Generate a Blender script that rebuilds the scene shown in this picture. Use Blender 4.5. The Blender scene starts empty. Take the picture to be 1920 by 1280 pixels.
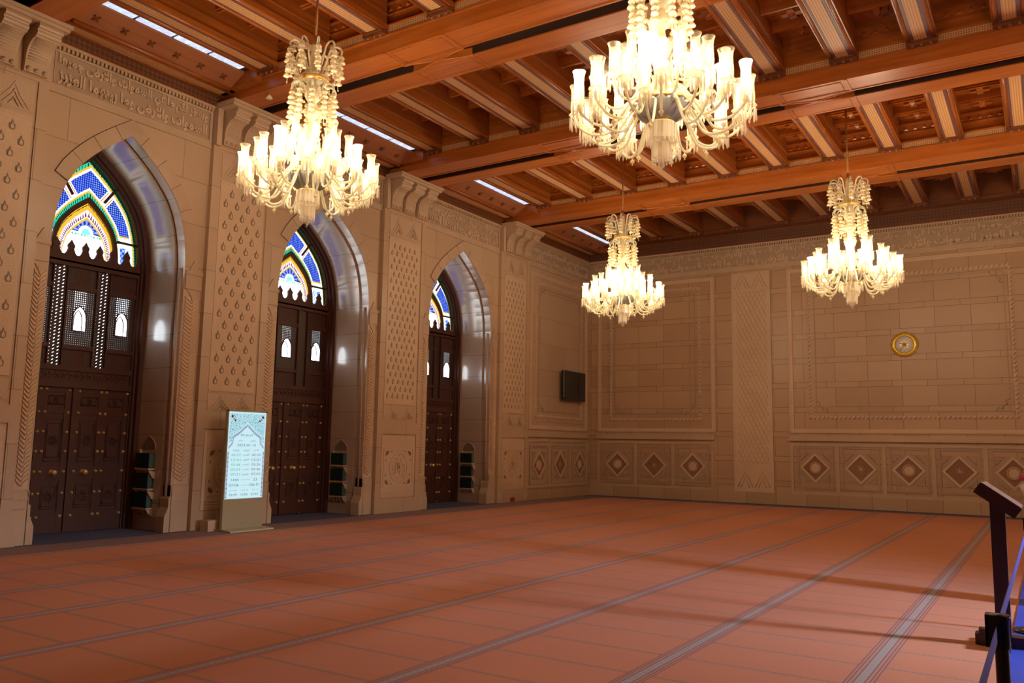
import bpy, math, random
from mathutils import Vector, Matrix
random.seed(7)
SC = bpy.context.scene
COL = SC.collection
R = math.radians
PI = math.pi

# ------------------------------------------------------------------ camera
yaw, pit, rol = 0.573982909, 0.123639585, 0.016915349
F_ = Vector((-math.sin(yaw)*math.cos(pit), math.cos(yaw)*math.cos(pit), math.sin(pit)))
R_ = Vector((math.cos(yaw), math.sin(yaw), 0)); U_ = R_.cross(F_)
r_ = math.cos(rol)*R_ + math.sin(rol)*U_; u_ = -math.sin(rol)*R_ + math.cos(rol)*U_
cam = bpy.data.objects.new('camera', bpy.data.cameras.new('camera')); COL.objects.link(cam)
M = Matrix((r_, u_, -F_)).transposed().to_4x4()
M.translation = Vector((11.5177, -22.2526, 1.45))
cam.matrix_world = M
cam.data.sensor_width = 36.0
cam.data.lens = 36.0*1549.22/1920
cam.data.clip_end = 200
SC.camera = cam

# ------------------------------------------------------------------ world, exposure, light
SC.view_settings.view_transform = 'Standard'
SC.view_settings.look = 'None'
SC.view_settings.gamma = 1
SC.view_settings.use_curve_mapping = False
SC.view_settings.exposure = 0.14
SC.cycles.use_denoising = True
SC.cycles.sample_clamp_indirect = 4.0
SC.cycles.max_bounces = 7
SC.cycles.diffuse_bounces = 4
SC.cycles.glossy_bounces = 3
SC.cycles.transparent_max_bounces = 24
SC.cycles.caustics_reflective = False
SC.cycles.caustics_refractive = False
w = bpy.data.worlds.new('sky'); SC.world = w; w.use_nodes = True
bg = w.node_tree.nodes['Background']
bg.inputs[0].default_value = (0.86, 0.93, 1.0, 1)
bg.inputs[1].default_value = 6.0

CH_POWER = 240.0      # watts of each chandelier's lamps
BULB = 7.0           # radiance of the bulbs
DOOR_DAY = 2300.0     # daylight falling through the open doorway of the right wall

def area(name, loc, rot, sx, sy, power, color, spread=180):
    L = bpy.data.lights.new(name, 'AREA'); L.shape = 'RECTANGLE'; L.size = sx; L.size_y = sy
    L.energy = power; L.color = color; L.spread = R(spread)
    o = bpy.data.objects.new(name, L); COL.objects.link(o); o.location = loc; o.rotation_euler = rot
    return o
DAY = (0.72, 0.82, 1.0)

# ------------------------------------------------------------------ node helpers
def mat(name):
    m = bpy.data.materials.new(name); m.use_nodes = True
    nt = m.node_tree; nt.nodes.clear()
    return m, nt
class N:
    def __init__(s, nt): s.nt = nt
    def n(s, t, **k):
        x = s.nt.nodes.new(t)
        for a, b in k.items(): setattr(x, a, b)
        return x
    def link(s, a, b): s.nt.links.new(a, b)
    def put(s, sock, v):
        if isinstance(v, bpy.types.NodeSocket): s.link(v, sock)
        elif v is not None: sock.default_value = v
    def m(s, op, a, b=None, c=None):
        x = s.n('ShaderNodeMath', operation=op); s.put(x.inputs[0], a)
        if b is not None: s.put(x.inputs[1], b)
        if c is not None: s.put(x.inputs[2], c)
        return x.outputs[0]
    def mix(s, f, a, b, bt='MIX'):
        x = s.n('ShaderNodeMix', data_type='RGBA', blend_type=bt)
        s.put(x.inputs[0], f); s.put(x.inputs[6], a); s.put(x.inputs[7], b); return x.outputs[2]
    def noise(s, scale, detail=3, vec=None, rough=.5):
        x = s.n('ShaderNodeTexNoise'); x.inputs['Scale'].default_value = scale
        x.inputs['Detail'].default_value = detail; x.inputs['Roughness'].default_value = rough
        if vec is not None: s.link(vec, x.inputs['Vector'])
        return x.outputs[0]
    def obj(s):
        g = s.n('ShaderNodeNewGeometry'); return g.outputs['Position']
    def xyz(s, v):
        x = s.n('ShaderNodeSeparateXYZ'); s.link(v, x.inputs[0]); return x.outputs
    def comb(s, a, b, c=0.0):
        x = s.n('ShaderNodeCombineXYZ'); s.put(x.inputs[0], a); s.put(x.inputs[1], b); s.put(x.inputs[2], c); return x.outputs[0]
    def ramp(s, f, stops, interp='LINEAR'):
        x = s.n('ShaderNodeValToRGB'); s.link(f, x.inputs[0]); e = x.color_ramp; e.interpolation = interp
        while len(e.elements) > 1: e.elements.remove(e.elements[-1])
        for i, (p, c) in enumerate(stops):
            el = e.elements[0] if i == 0 else e.elements.new(p)
            el.position = p; el.color = (*c, 1)
        return x.outputs[0]
    def bump(s, h, strength=.3, dist=.01):
        x = s.n('ShaderNodeBump'); x.inputs['Strength'].default_value = strength
        x.inputs['Distance'].default_value = dist; s.link(h, x.inputs['Height']); return x.outputs[0]
    def bsdf(s, col, rough=.6, bump=None, **k):
        b = s.n('ShaderNodeBsdfPrincipled'); s.put(b.inputs['Base Color'], col); s.put(b.inputs['Roughness'], rough)
        if bump is not None: s.link(bump, b.inputs['Normal'])
        for a, v in k.items(): s.put(b.inputs[a], v)
        return b.outputs[0]
    def out(s, sh):
        o = s.n('ShaderNodeOutputMaterial'); s.link(sh, o.inputs[0])

def simple(name, col, rough=.6, metal=0.0, noise=0.0, scale=8, **k):
    m, nt = mat(name); n = N(nt); c = (*col, 1)
    if noise:
        f = n.noise(scale, 3, n.obj())
        c = n.mix(f, tuple(x*(1-noise) for x in col)+(1,), tuple(min(1, x*(1+noise)) for x in col)+(1,))
    n.out(n.bsdf(c, rough, Metallic=metal, **k)); return m

STONE = (0.51, 0.35, 0.228)
def stone_blocks(name, axis, W=.78, H=.52, thin=.13, tone=1.0, joint=.006, offs=0.0, var=.12, gloss=.35):
    """cut stone laid in tall courses alternating with thin ones; axis = horizontal axis of the wall"""
    m, nt = mat(name); n = N(nt); p = n.xyz(n.obj())
    a = p[0] if axis == 'x' else p[1]
    z = n.m('ADD', p[2], offs)
    per = H+thin
    zr = n.m('DIVIDE', z, per); row = n.m('FLOOR', zr); fz = n.m('MULTIPLY', n.m('SUBTRACT', zr, row), per)
    isthin = n.m('GREATER_THAN', fz, H) if thin > 0 else n.m('MULTIPLY', fz, 0.0)
    sh = n.m('ADD', n.m('MULTIPLY', row, W*.0 if thin > 0 else W*.5), n.m('MULTIPLY', isthin, W*.28))
    ar = n.m('DIVIDE', n.m('ADD', a, n.m('ADD', sh, 50*W)), W); ci = n.m('FLOOR', ar); fa = n.m('MULTIPLY', n.m('SUBTRACT', ar, ci), W)
    ja = n.m('LESS_THAN', n.m('MINIMUM', fa, n.m('SUBTRACT', W, fa)), joint)
    jz = n.m('LESS_THAN', fz, joint*2)
    if thin > 0:
        jz = n.m('MAXIMUM', jz, n.m('LESS_THAN', n.m('ABSOLUTE', n.m('SUBTRACT', fz, H)), joint))
    j = n.m('MAXIMUM', ja, jz)
    wn = n.n('ShaderNodeTexWhiteNoise', noise_dimensions='3D'); n.link(n.comb(ci, row, isthin), wn.inputs['Vector'])
    v = wn.outputs[0]
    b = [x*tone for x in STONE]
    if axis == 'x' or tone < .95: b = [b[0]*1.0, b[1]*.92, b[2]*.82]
    lo = (b[0]*(1-var)*1.02, b[1]*(1-var)*.97, b[2]*(1-var)*.93, 1); hi = (b[0]*(1+var), b[1]*(1+var), b[2]*(1+var), 1)
    c = n.mix(v, lo, hi)
    nz = n.noise(3.0, 5, n.obj(), .6)
    c = n.mix(.25, c, n.mix(nz, (b[0]*.8, b[1]*.78, b[2]*.72, 1), (b[0]*1.15, b[1]*1.15, b[2]*1.15, 1)))
    c = n.mix(j, c, (b[0]*.52, b[1]*.45, b[2]*.40, 1))
    bp = n.bump(n.m('SUBTRACT', 1.0, j), .5, .008)
    n.out(n.bsdf(c, gloss+.05, bp)); return m
def stone_plain(name, tone=1.0, carve=0.0, scale=30, rough=.55):
    m, nt = mat(name); n = N(nt); b = [x*tone for x in STONE]
    f = n.noise(2.5, 5, n.obj(), .6)
    c = n.mix(f, (b[0]*.86, b[1]*.84, b[2]*.8, 1), (b[0]*1.12, b[1]*1.12, b[2]*1.12, 1))
    bp = None
    if carve:
        v = n.n('ShaderNodeTexVoronoi', feature='DISTANCE_TO_EDGE'); v.inputs['Scale'].default_value = scale
        n.link(n.obj(), v.inputs['Vector'])
        nn = n.noise(scale*.8, 2, n.obj())
        h = n.m('ADD', n.m('SMOOTH_MIN', v.outputs[0], .12, .05), n.m('MULTIPLY', nn, .15))
        bp = n.bump(h, carve, .05)
    n.out(n.bsdf(c, rough, bp)); return m
def wood(name, dark, light, axis='x', scale=1.0, rough=.38):
    m, nt = mat(name); n = N(nt); p = n.xyz(n.obj())
    s = [14., 14., 14.]; s['xyz'.index(axis)] = .7
    v = n.comb(n.m('MULTIPLY', p[0], s[0]*scale), n.m('MULTIPLY', p[1], s[1]*scale), n.m('MULTIPLY', p[2], s[2]*scale))
    f = n.noise(1.0, 4, v, .6)
    c = n.mix(n.m('MULTIPLY_ADD', f, 1.6, -.3), (*dark, 1), (*light, 1))
    n.out(n.bsdf(c, rough, n.bump(f, .06, .004))); return m
def patterned(name, c1, c2, kind, sc, rough=.5, c3=None):
    """small repeating carved or inlaid pattern in world units"""
    m, nt = mat(name); n = N(nt); p = n.xyz(n.obj())
    if kind == 'diamond_x':   # along x, vertical faces / soffits
        u, v = p[0], n.m('ADD', p[2], p[1])
    elif kind == 'diamond_y':
        u, v = p[1], n.m('ADD', p[2], p[0])
    else:
        u, v = p[0], p[1]
    a = n.m('SINE', n.m('MULTIPLY', n.m('ADD', u, v), sc)); b = n.m('SINE', n.m('MULTIPLY', n.m('SUBTRACT', u, v), sc))
    f = n.m('GREATER_THAN', n.m('MULTIPLY', a, b), 0.0)
    c = n.mix(f, (*c1, 1), (*c2, 1))
    n.out(n.bsdf(c, rough, n.bump(f, .4, .01))); return m

MT = {}
MT['stone_y'] = stone_blocks('stone_blocks_side', 'y', .95, .72, 0, .98, .004, .1, .07)
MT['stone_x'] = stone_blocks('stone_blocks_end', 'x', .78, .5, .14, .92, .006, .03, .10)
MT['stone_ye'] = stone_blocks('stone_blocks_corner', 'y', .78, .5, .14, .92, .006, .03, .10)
MT['stone'] = stone_plain('smooth_stone', 1.0)
MT['stone_lt'] = stone_plain('pale_carved_stone', 1.22, .35, 26)
MT['ground'] = stone_plain('frieze_ground_stone', .80)
MT['stone_cv'] = stone_plain('carved_stone', 1.08, .35, 26)
MT['stone_dk'] = simple('reddish_recessed_stone', (.26, .125, .065), .7, 0, .2, 30)
MT['stone_in'] = stone_plain('joint_and_cut_shade_stone', .40)  # dark joints; on carvings, the shade inside cuts put into the colour
MT['cream'] = stone_plain('cream_stone', 1.25)
MT['wood_x'] = wood('teak_beam_wood', (.25, .056, .008), (.54, .148, .020), 'x', 1, .32)
MT['wood_y'] = wood('teak_joist_wood', (.19, .044, .007), (.42, .112, .016), 'y', 1, .32)
MT['wood_dk'] = wood('dark_teak_wood', (.11, .030, .008), (.20, .056, .012), 'x')
MT['wood_slot'] = wood('stained_groove_wood', (.028, .012, .008), (.05, .02, .012), 'x')
MT['wood_pan'] = wood('reddish_panel_wood', (.26, .085, .035), (.36, .13, .055), 'y')
MT['door'] = wood('dark_door_wood', (.050, .0125, .005), (.082, .020, .008), 'z', 1, .65)
MT['door2'] = wood('dark_door_panel_wood', (.044, .011, .005), (.072, .018, .008), 'z', 1, .65)
MT['inlay_x'] = patterned('carved_strip_long', (.30, .12, .04), (.62, .34, .15), 'diamond_x', 95)
MT['inlay_y'] = patterned('inlaid_joist_strip', (.40, .17, .06), (.66, .36, .15), 'diamond_y', 85)
MT['purple'] = simple('dark_purple_inlay', (.13, .055, .06), .5)
MT['fascia'] = patterned('carved_fascia', (.085, .03, .012), (.17, .058, .02), 'diamond_y', 40)
MT['fascia_x'] = patterned('carved_fascia_end', (.085, .03, .012), (.15, .05, .018), 'diamond_x', 40)
MT['gold'] = simple('polished_brass', (.95, .62, .20), .35, .55)
MT['giltwood'] = simple('gilded_frame', (.95, .58, .08), .35, .6, .25, 60)
MT['steel'] = simple('grey_fluted_metal', (.34, .34, .33), .4, .35)
MT['blackm'] = simple('black_post_metal', (.012, .012, .015), .3, .3)
MT['blackp'] = simple('black_plastic', (.010, .008, .008), .25)
MT['silver'] = simple('silver_trim', (.55, .50, .48), .3, .8)
MT['lect'] = wood('dark_lectern_wood', (.030, .010, .008), (.055, .018, .014), 'z', 1, .35)
MT['blue'] = simple('blue_belt', (.035, .04, .40), .6)
MT['bluecloth'] = simple('blue_floor_covering', (.02, .05, .50), .7, 0, .3, 2)
MT['kiosk'] = simple('beige_kiosk_metal', (.42, .37, .24), .4, .2)
MT['green'] = simple('green_book_cloth', (.005, .018, .015), .6, 0, .3, 40)
MT['green2'] = simple('pale_green_page_edges', (.05, .10, .085), .6, 0, .7, 70)
MT['red'] = simple('red_socket_plastic', (.35, .03, .015), .5)
MT['navy'] = simple('navy_threshold_carpet', (.018, .028, .085), .95, 0, .4, 60)
m, nt = mat('polished_reveal_stone'); n = N(nt)
f = n.noise(2.2, 5, n.obj(), .6); p = n.xyz(n.obj())
c = n.mix(f, (.44, .30, .21, 1), (.56, .40, .29, 1))
zj = n.m('MULTIPLY', n.m('FRACT', n.m('DIVIDE', n.m('ADD', p[2], .12), .54)), .54)
c = n.mix(n.m('LESS_THAN', zj, .009), c, (.20, .13, .09, 1))
n.out(n.bsdf(c, .45, None, **{'Coat Weight': 1.0, 'Coat Roughness': .17, 'Coat IOR': 2.0})); MT['reveal'] = m
MT['plaster'] = simple('pale_plaster', (.62, .52, .42), .8)

# crystal: clear glass look without refraction
def crystal(name, col, alpha, rough=.06, trans=.0):
    m, nt = mat(name); n = N(nt)
    t = n.n('ShaderNodeBsdfTransparent'); t.inputs[0].default_value = (1, .97, .92, 1)
    b = n.bsdf((*col, 1), rough, **{'Specular IOR Level': 1.0})
    tl = n.n('ShaderNodeBsdfTranslucent'); tl.inputs[0].default_value = (*col, 1)
    mx = n.n('ShaderNodeMixShader'); mx.inputs[0].default_value = .5; n.link(b, mx.inputs[1]); n.link(tl.outputs[0], mx.inputs[2])
    lw = n.n('ShaderNodeLayerWeight'); lw.inputs[0].default_value = .35
    f = n.m('MINIMUM', n.m('ADD', n.m('MULTIPLY', lw.outputs['Facing'], .7), alpha), 1.0)
    m2 = n.n('ShaderNodeMixShader'); n.link(f, m2.inputs[0]); n.link(t.outputs[0], m2.inputs[1]); n.link(mx.outputs[0], m2.inputs[2])
    n.out(m2.outputs[0]); return m
MT['shade'] = crystal('clear_shade_glass', (1, .86, .62), .12)
MT['crystal'] = crystal('cut_crystal', (1, .95, .84), .38)
MT['bell'] = crystal('creamy_crystal_bells', (1, .90, .66), .80, .15)
MT['arm'] = crystal('milky_glass_arms', (.95, .93, .76), .85, .12)
m, nt = mat('glowing_bulb'); n = N(nt)
e = n.n('ShaderNodeEmission'); e.inputs[0].default_value = (1.0, .80, .50, 1); e.inputs[1].default_value = BULB
n.out(e.outputs[0]); MT['bulb'] = m; m.cycles.emission_sampling = 'NONE'

# ------------------------------------------------------------------ mesh builder
class MB:
    def __init__(s): s.v = []; s.f = []; s.mi = []; s.sm = []; s.cur = 0
    def add(s, vs, fs, smooth=False):
        o = len(s.v); s.v += [tuple(x) for x in vs]
        for f in fs: s.f.append(tuple(i+o for i in f)); s.mi.append(s.cur); s.sm.append(smooth)
        return s
    def box(s, x0, x1, y0, y1, z0, z1):
        if x0 > x1: x0, x1 = x1, x0
        if y0 > y1: y0, y1 = y1, y0
        if z0 > z1: z0, z1 = z1, z0
        v = [(x, y, z) for x in (x0, x1) for y in (y0, y1) for z in (z0, z1)]
        return s.add(v, [(0, 1, 3, 2), (4, 6, 7, 5), (0, 4, 5, 1), (2, 3, 7, 6), (0, 2, 6, 4), (1, 5, 7, 3)])
    def obox(s, c, ax, ay, az, hx, hy, hz):
        """oriented box: centre, three unit axes, half sizes"""
        c = Vector(c); v = []
        for i in (-1, 1):
            for j in (-1, 1):
                for k in (-1, 1): v.append(c+ax*hx*i+ay*hy*j+az*hz*k)
        return s.add(v, [(0, 1, 3, 2), (4, 6, 7, 5), (0, 4, 5, 1), (2, 3, 7, 6), (0, 2, 6, 4), (1, 5, 7, 3)])
    def prism(s, poly, fn0, fn1, cap=True):
        """poly 2d list; fn0/fn1 map 2d point to 3d on the two ends"""
        n = len(poly); v = [fn0(*p) for p in poly]+[fn1(*p) for p in poly]
        f = [(i, (i+1) % n, n+(i+1) % n, n+i) for i in range(n)]
        if cap: f += [tuple(range(n))[::-1], tuple(range(n, 2*n))]
        return s.add(v, f)
    def lathe(s, prof, n=16, c=(0, 0, 0), flute=0, nf=0):
        v = []; f = []
        for (r, z) in prof:
            for i in range(n):
                a = 2*PI*i/n; rr = r*(1+(flute*math.cos(nf*a) if flute else 0))
                v.append((c[0]+rr*math.cos(a), c[1]+rr*math.sin(a), c[2]+z))
        for k in range(len(prof)-1):
            for i in range(n):
                j = (i+1) % n; f.append((k*n+i, k*n+j, (k+1)*n+j, (k+1)*n+i))
        return s.add(v, f, True)
    def lathe_x(s, prof, n=12, c=(0, 0, 0), axis='x'):
        v = []; f = []
        for (r, h) in prof:
            for i in range(n):
                a = 2*PI*i/n
                if axis == 'x': v.append((c[0]+h, c[1]+r*math.cos(a), c[2]+r*math.sin(a)))
                else: v.append((c[0]+r*math.cos(a), c[1]+h, c[2]+r*math.sin(a)))
        for k in range(len(prof)-1):
            for i in range(n):
                j = (i+1) % n; f.append((k*n+i, k*n+j, (k+1)*n+j, (k+1)*n+i))
        return s.add(v, f, True)
    def tube(s, pts, rad, n=7, taper=None):
        pts = [Vector(p) for p in pts]; v = []; f = []; N_ = len(pts)
        up = Vector((0.13, .21, .97))
        for k, p in enumerate(pts):
            t = (pts[min(k+1, N_-1)]-pts[max(k-1, 0)]).normalized()
            a = t.cross(up)
            if a.length < 1e-3: a = t.cross(Vector((1, 0, 0)))
            a.normalize(); b = t.cross(a)
            r = rad if taper is None else rad+(taper-rad)*k/(N_-1)
            for i in range(n):
                q = 2*PI*i/n; v.append(p+a*r*math.cos(q)+b*r*math.sin(q))
        for k in range(N_-1):
            for i in range(n):
                j = (i+1) % n; f.append((k*n+i, k*n+j, (k+1)*n+j, (k+1)*n+i))
        f.append(tuple(range(n))[::-1]); f.append(tuple(range((N_-1)*n, N_*n)))
        return s.add(v, f, True)
    def strip(s, A, B, closed=False):
        n = len(A); v = list(A)+list(B)
        f = [(i, i+1, n+i+1, n+i) for i in range(n-1)]
        if closed: f.append((n-1, 0, n, 2*n-1))
        return s.add(v, f)
    def mesh(s, name, mats):
        me = bpy.data.meshes.new(name); me.from_pydata(s.v, [], s.f)
        if not isinstance(mats, (list, tuple)): mats = [mats]
        for m in mats: me.materials.append(m)
        if len(mats) > 1: me.polygons.foreach_set('material_index', s.mi)
        me.polygons.foreach_set('use_smooth', s.sm)
        me.update(); return me
    def build(s, name, mats, parent=None, loc=None):
        o = bpy.data.objects.new(name, s.mesh(name, mats)); COL.objects.link(o)
        if parent is not None: o.parent = parent
        if loc is not None: o.location = loc
        return o

def tag(o, label=None, cat=None, group=None, kind=None):
    if label: o['label'] = label
    if cat: o['category'] = cat
    if group: o['group'] = group
    if kind: o['kind'] = kind
    return o
def empty(name, loc=(0, 0, 0), rz=0):
    o = bpy.data.objects.new(name, None); COL.objects.link(o); o.location = loc; o.rotation_euler.z = rz
    o.empty_display_size = .1
    return o
def loc_of(e): return Vector(e.location)
def bake(mb, e):
    """shift a builder made in world units so it can hang under the empty e"""
    l = e.location; mb.v = [(x-l[0], y-l[1], z-l[2]) for x, y, z in mb.v]; return mb
def wpart(mb, name, mats, e, sub=None):
    bake(mb, e); o = mb.build(name, mats, sub if sub is not None else e); return o
def copy_tree(o, parent=None):
    c = o.copy(); COL.objects.link(c); c.parent = parent
    for ch in o.children: copy_tree(ch, c)
    return c

# ------------------------------------------------------------------ plan
W = 17.3                      # room width
NEAR = -27.0
ZC = 7.03                     # top of the stone
BX = -.09                     # face of the arch bays
DX = -1.15                    # plane of the doors
ZS = 4.25                     # arch springing
piers = [(-17.90, -16.495), (-13.757, -12.44), (-9.465, -8.06), (-4.99, -3.586)]
bays = [(-16.495, -13.757), (-12.44, -9.465), (-8.06, -4.99)]
GY = [-17.2, -13.08, -8.76, -4.29]        # great beams above the piers
CP = [(1.0, 0.0), (.985, .2), (.96, .41), (.915, .62), (.85, .83), (.77, 1.0), (.67, 1.15), (.55, 1.30), (.42, 1.44), (.28, 1.57), (.14, 1.69), (0.0, 1.80)]
def arch_half(a, h=1.0, z0=ZS): return [(dx*a, z0+dz*h) for dx, dz in CP]
def arch_full(c, a, h=1.0, z0=ZS, zb=None):
    L = arch_half(a, h, z0)
    pts = [(c-y, z) for y, z in L]+[(c+y, z) for y, z in L[::-1][1:]]
    if zb is not None: pts = [(c-a, zb)]+pts+[(c+a, zb)]
    return pts
def offset(pts, d):
    """offset an open 2d polyline outwards (to its left when walking from left foot over the top)"""
    out = []; n = len(pts)
    for i, (x, y) in enumerate(pts):
        x0, y0 = pts[max(i-1, 0)]; x1, y1 = pts[min(i+1, n-1)]
        tx, ty = x1-x0, y1-y0; l = math.hypot(tx, ty) or 1
        k = 1.0
        if 0 < i < n-1:
            ax, ay = x-x0, y-y0; bx_, by_ = x1-x, y1-y
            la, lb = math.hypot(ax, ay), math.hypot(bx_, by_)
            if la and lb:
                cs = (ax*bx_+ay*by_)/la/lb; k = 1/max(.5, math.sqrt(max(0, (1+cs)/2)))
        out.append((x-ty/l*d*k, y+tx/l*d*k))
    return out

# ------------------------------------------------------------------ floor
m, nt = mat('orange_prayer_carpet'); n = N(nt); p = n.xyz(n.obj())
S0, DS = 5.6555, 1.1953
q = n.m('DIVIDE', n.m('SUBTRACT', p[0], S0-DS*10), DS)
d = n.m('MULTIPLY', n.m('ABSOLUTE', n.m('SUBTRACT', n.m('FRACT', n.m('ADD', q, .5)), .5)), DS)
OR = (.50, .170, .048); OR2 = (.57, .200, .060); PUR = (.19, .070, .085); GRY = (.34, .27, .235); BEI = (.42, .19, .085)
base = n.mix(n.noise(1.2, 4, n.obj(), .6), (*OR, 1), (*OR2, 1))
base = n.mix(n.m('MULTIPLY', n.noise(220, 2, n.obj()), .35), base, (.34, .10, .03, 1))
st = n.ramp(n.m('MULTIPLY', d, 10.0), [(0, GRY), (.26, PUR), (.36, BEI), (.54, PUR), (.64, OR), (.76, PUR), (.86, OR)], 'CONSTANT')
# little figures woven into the grey middle
fg = n.m('GREATER_THAN', n.m('SINE', n.m('MULTIPLY', p[1], 90.0)), .3)
fg = n.m('MULTIPLY', fg, n.m('LESS_THAN', d, .013))
st = n.mix(n.m('MULTIPLY', fg, .35), st, (.16, .16, .20, 1))
c = n.mix(n.m('LESS_THAN', d, .086), base, st)
dy = n.m('MULTIPLY', n.m('ABSOLUTE', n.m('SUBTRACT', n.m('FRACT', n.m('ADD', n.m('DIVIDE', n.m('ADD', p[1], 17.72), .565), 40.5)), .5)), .565)
ln = n.m('LESS_THAN', dy, .019)
dash = n.m('MULTIPLY_ADD', n.m('GREATER_THAN', n.m('SINE', n.m('MULTIPLY', p[0], 150.0)), 0.0), .4, .6)
ln = n.m('MULTIPLY', n.m('MULTIPLY', ln, dash), n.m('GREATER_THAN', d, .086))
c = n.mix(ln, c, (.27, .155, .085, 1))
# herringbone border along the arcade wall
zz = n.m('PINGPONG', p[1], .09)
hb = n.m('GREATER_THAN', n.m('SINE', n.m('MULTIPLY', n.m('ADD', p[0], zz), 75.0)), 0.0)
bc = n.mix(hb, (.155, .062, .040, 1), (.235, .125, .070, 1))
inb = n.m('LESS_THAN', p[0], .80)
c = n.mix(inb, c, bc)
c = n.mix(n.m('GREATER_THAN', p[1], -.85), c, (.17, .085, .06, 1))
nv = n.m('MAXIMUM', n.m('LESS_THAN', p[0], .05), n.m('GREATER_THAN', p[1], -.50))
c = n.mix(nv, c, (.018, .026, .07, 1))
b = n.bsdf(c, .92, n.bump(n.noise(260, 2, n.obj()), .25, .004), **{'Sheen Weight': .08, 'Sheen Roughness': .5, 'Sheen Tint': (.8, .72, .95, 1)})
n.out(b); MT['carpet'] = m
fl = MB(); fl.box(-1.6, W+.1, NEAR-.1, .1, -.12, 0); tag(fl.build('floor', MT['carpet']), kind='structure')

# ------------------------------------------------------------------ left wall with arch bays
wl = MB()
def quad(mb, a, b, c_, d_): mb.add([a, b, c_, d_], [(0, 1, 2, 3)])
arch = []
for (y0, y1) in bays:
    c_ = (y0+y1)/2; a_ = (y1-y0)/2-.29
    if y0 < -16: c_ -= .05
    arch.append((c_, a_))
def bay_wall(mb, y0, y1, c_, a_, x):
    mb.cur = 0
    quad(mb, (x, y0, 0), (x, c_-a_, 0), (x, c_-a_, ZS), (x, y0, ZS))
    quad(mb, (x, c_+a_, 0), (x, y1, 0), (x, y1, ZS), (x, c_+a_, ZS))
    pts = arch_full(c_, a_)
    top = [(x, min(max(y0+(y-(c_-a_))/(2*a_)*(y1-y0), y0), y1), ZC) for y, z in pts]
    mb.strip([(x, y, z) for y, z in pts], top)
    quad(mb, (x, y0, ZS), (x, c_-a_, ZS), (x, y0, ZC), (x, y0, ZC))
    quad(mb, (x, c_+a_, ZS), (x, y1, ZS), (x, y1, ZC), (x, y1, ZC))
for (y0, y1), (c_, a_) in zip(bays, arch):
    bay_wall(wl, y0-.02, y1+.02, c_, a_, BX)
    wl.cur = 1
    P0 = arch_full(c_, a_, zb=0); P1 = arch_full(c_, a_-.0, zb=0)
    # first reveal, groove, second deeper reveal
    def st_(x0, x1, aa, bb, hh=1.0, h2=1.0):
        A = arch_full(c_, aa, hh, zb=0); B = arch_full(c_, bb, h2, zb=0)
        wl.strip([(x0, y, z) for y, z in A], [(x1, y, z) for y, z in B])
    st_(BX, -.27, a_, a_); st_(-.27, -.27, a_, a_+.035, 1, 1.02); st_(-.27, -.33, a_+.035, a_+.035, 1.02, 1.02)
    st_(-.33, -.33, a_+.035, a_-.02, 1.02, .985); st_(-.33, -1.35, a_-.02, a_-.02, .985, .985)
    wl.cur = 0
# solid stretches: behind piers, end bay, near part
wl.box(-.35, -.10, -4.2, 0.0, 0, ZC+.2)
wl.box(-1.4, -.10, NEAR, -17.0, 0, ZC+.2)
for y0, y1 in piers:
    wl.box(-1.4, -.10, y0+.02 if y0 > -17 else y0, y1-.02, 0, ZC+.2)
wl.build('wall_left', [MT['stone_y'], MT['reveal']])['kind'] = 'structure'
tag(bpy.data.objects['wall_left'], kind='structure')

# ------------------------------------------------------------------ other walls
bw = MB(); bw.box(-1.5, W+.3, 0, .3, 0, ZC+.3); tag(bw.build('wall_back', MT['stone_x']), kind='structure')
nw = MB(); nw.box(-1.5, W+.3, NEAR-.3, NEAR, 0, 8.2); tag(nw.build('wall_front', MT['plaster']), kind='structure')
rw = MB()     # right wall with an unseen daylit doorway; slits added to streak the floor
RD = [(-14.25, -13.28), (-13.13, -13.05), (-12.94, -12.88)]
ys = [NEAR]+[v for d_ in RD for v in d_]+[.3]
for i in range(0, len(ys), 2): rw.box(W, W+.3, ys[i], ys[i+1], 0, 8.2)
for a, b_ in RD: rw.box(W, W+.3, a, b_, 2.1, 8.2)
tag(rw.build('wall_right', MT['stone_y']), kind='structure')
area('doorway_daylight', (W+1.35, -13.5, 2.36), (0, R(80), 0), .50, 1.0, DOOR_DAY, DAY, 170)

# ------------------------------------------------------------------ baseboards
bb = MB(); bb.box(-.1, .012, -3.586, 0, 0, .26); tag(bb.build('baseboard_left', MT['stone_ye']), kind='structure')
bb = MB(); bb.box(0, W, -.03, 0, 0, .30); tag(bb.build('baseboard_back', MT['stone_x']), kind='structure')

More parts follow.
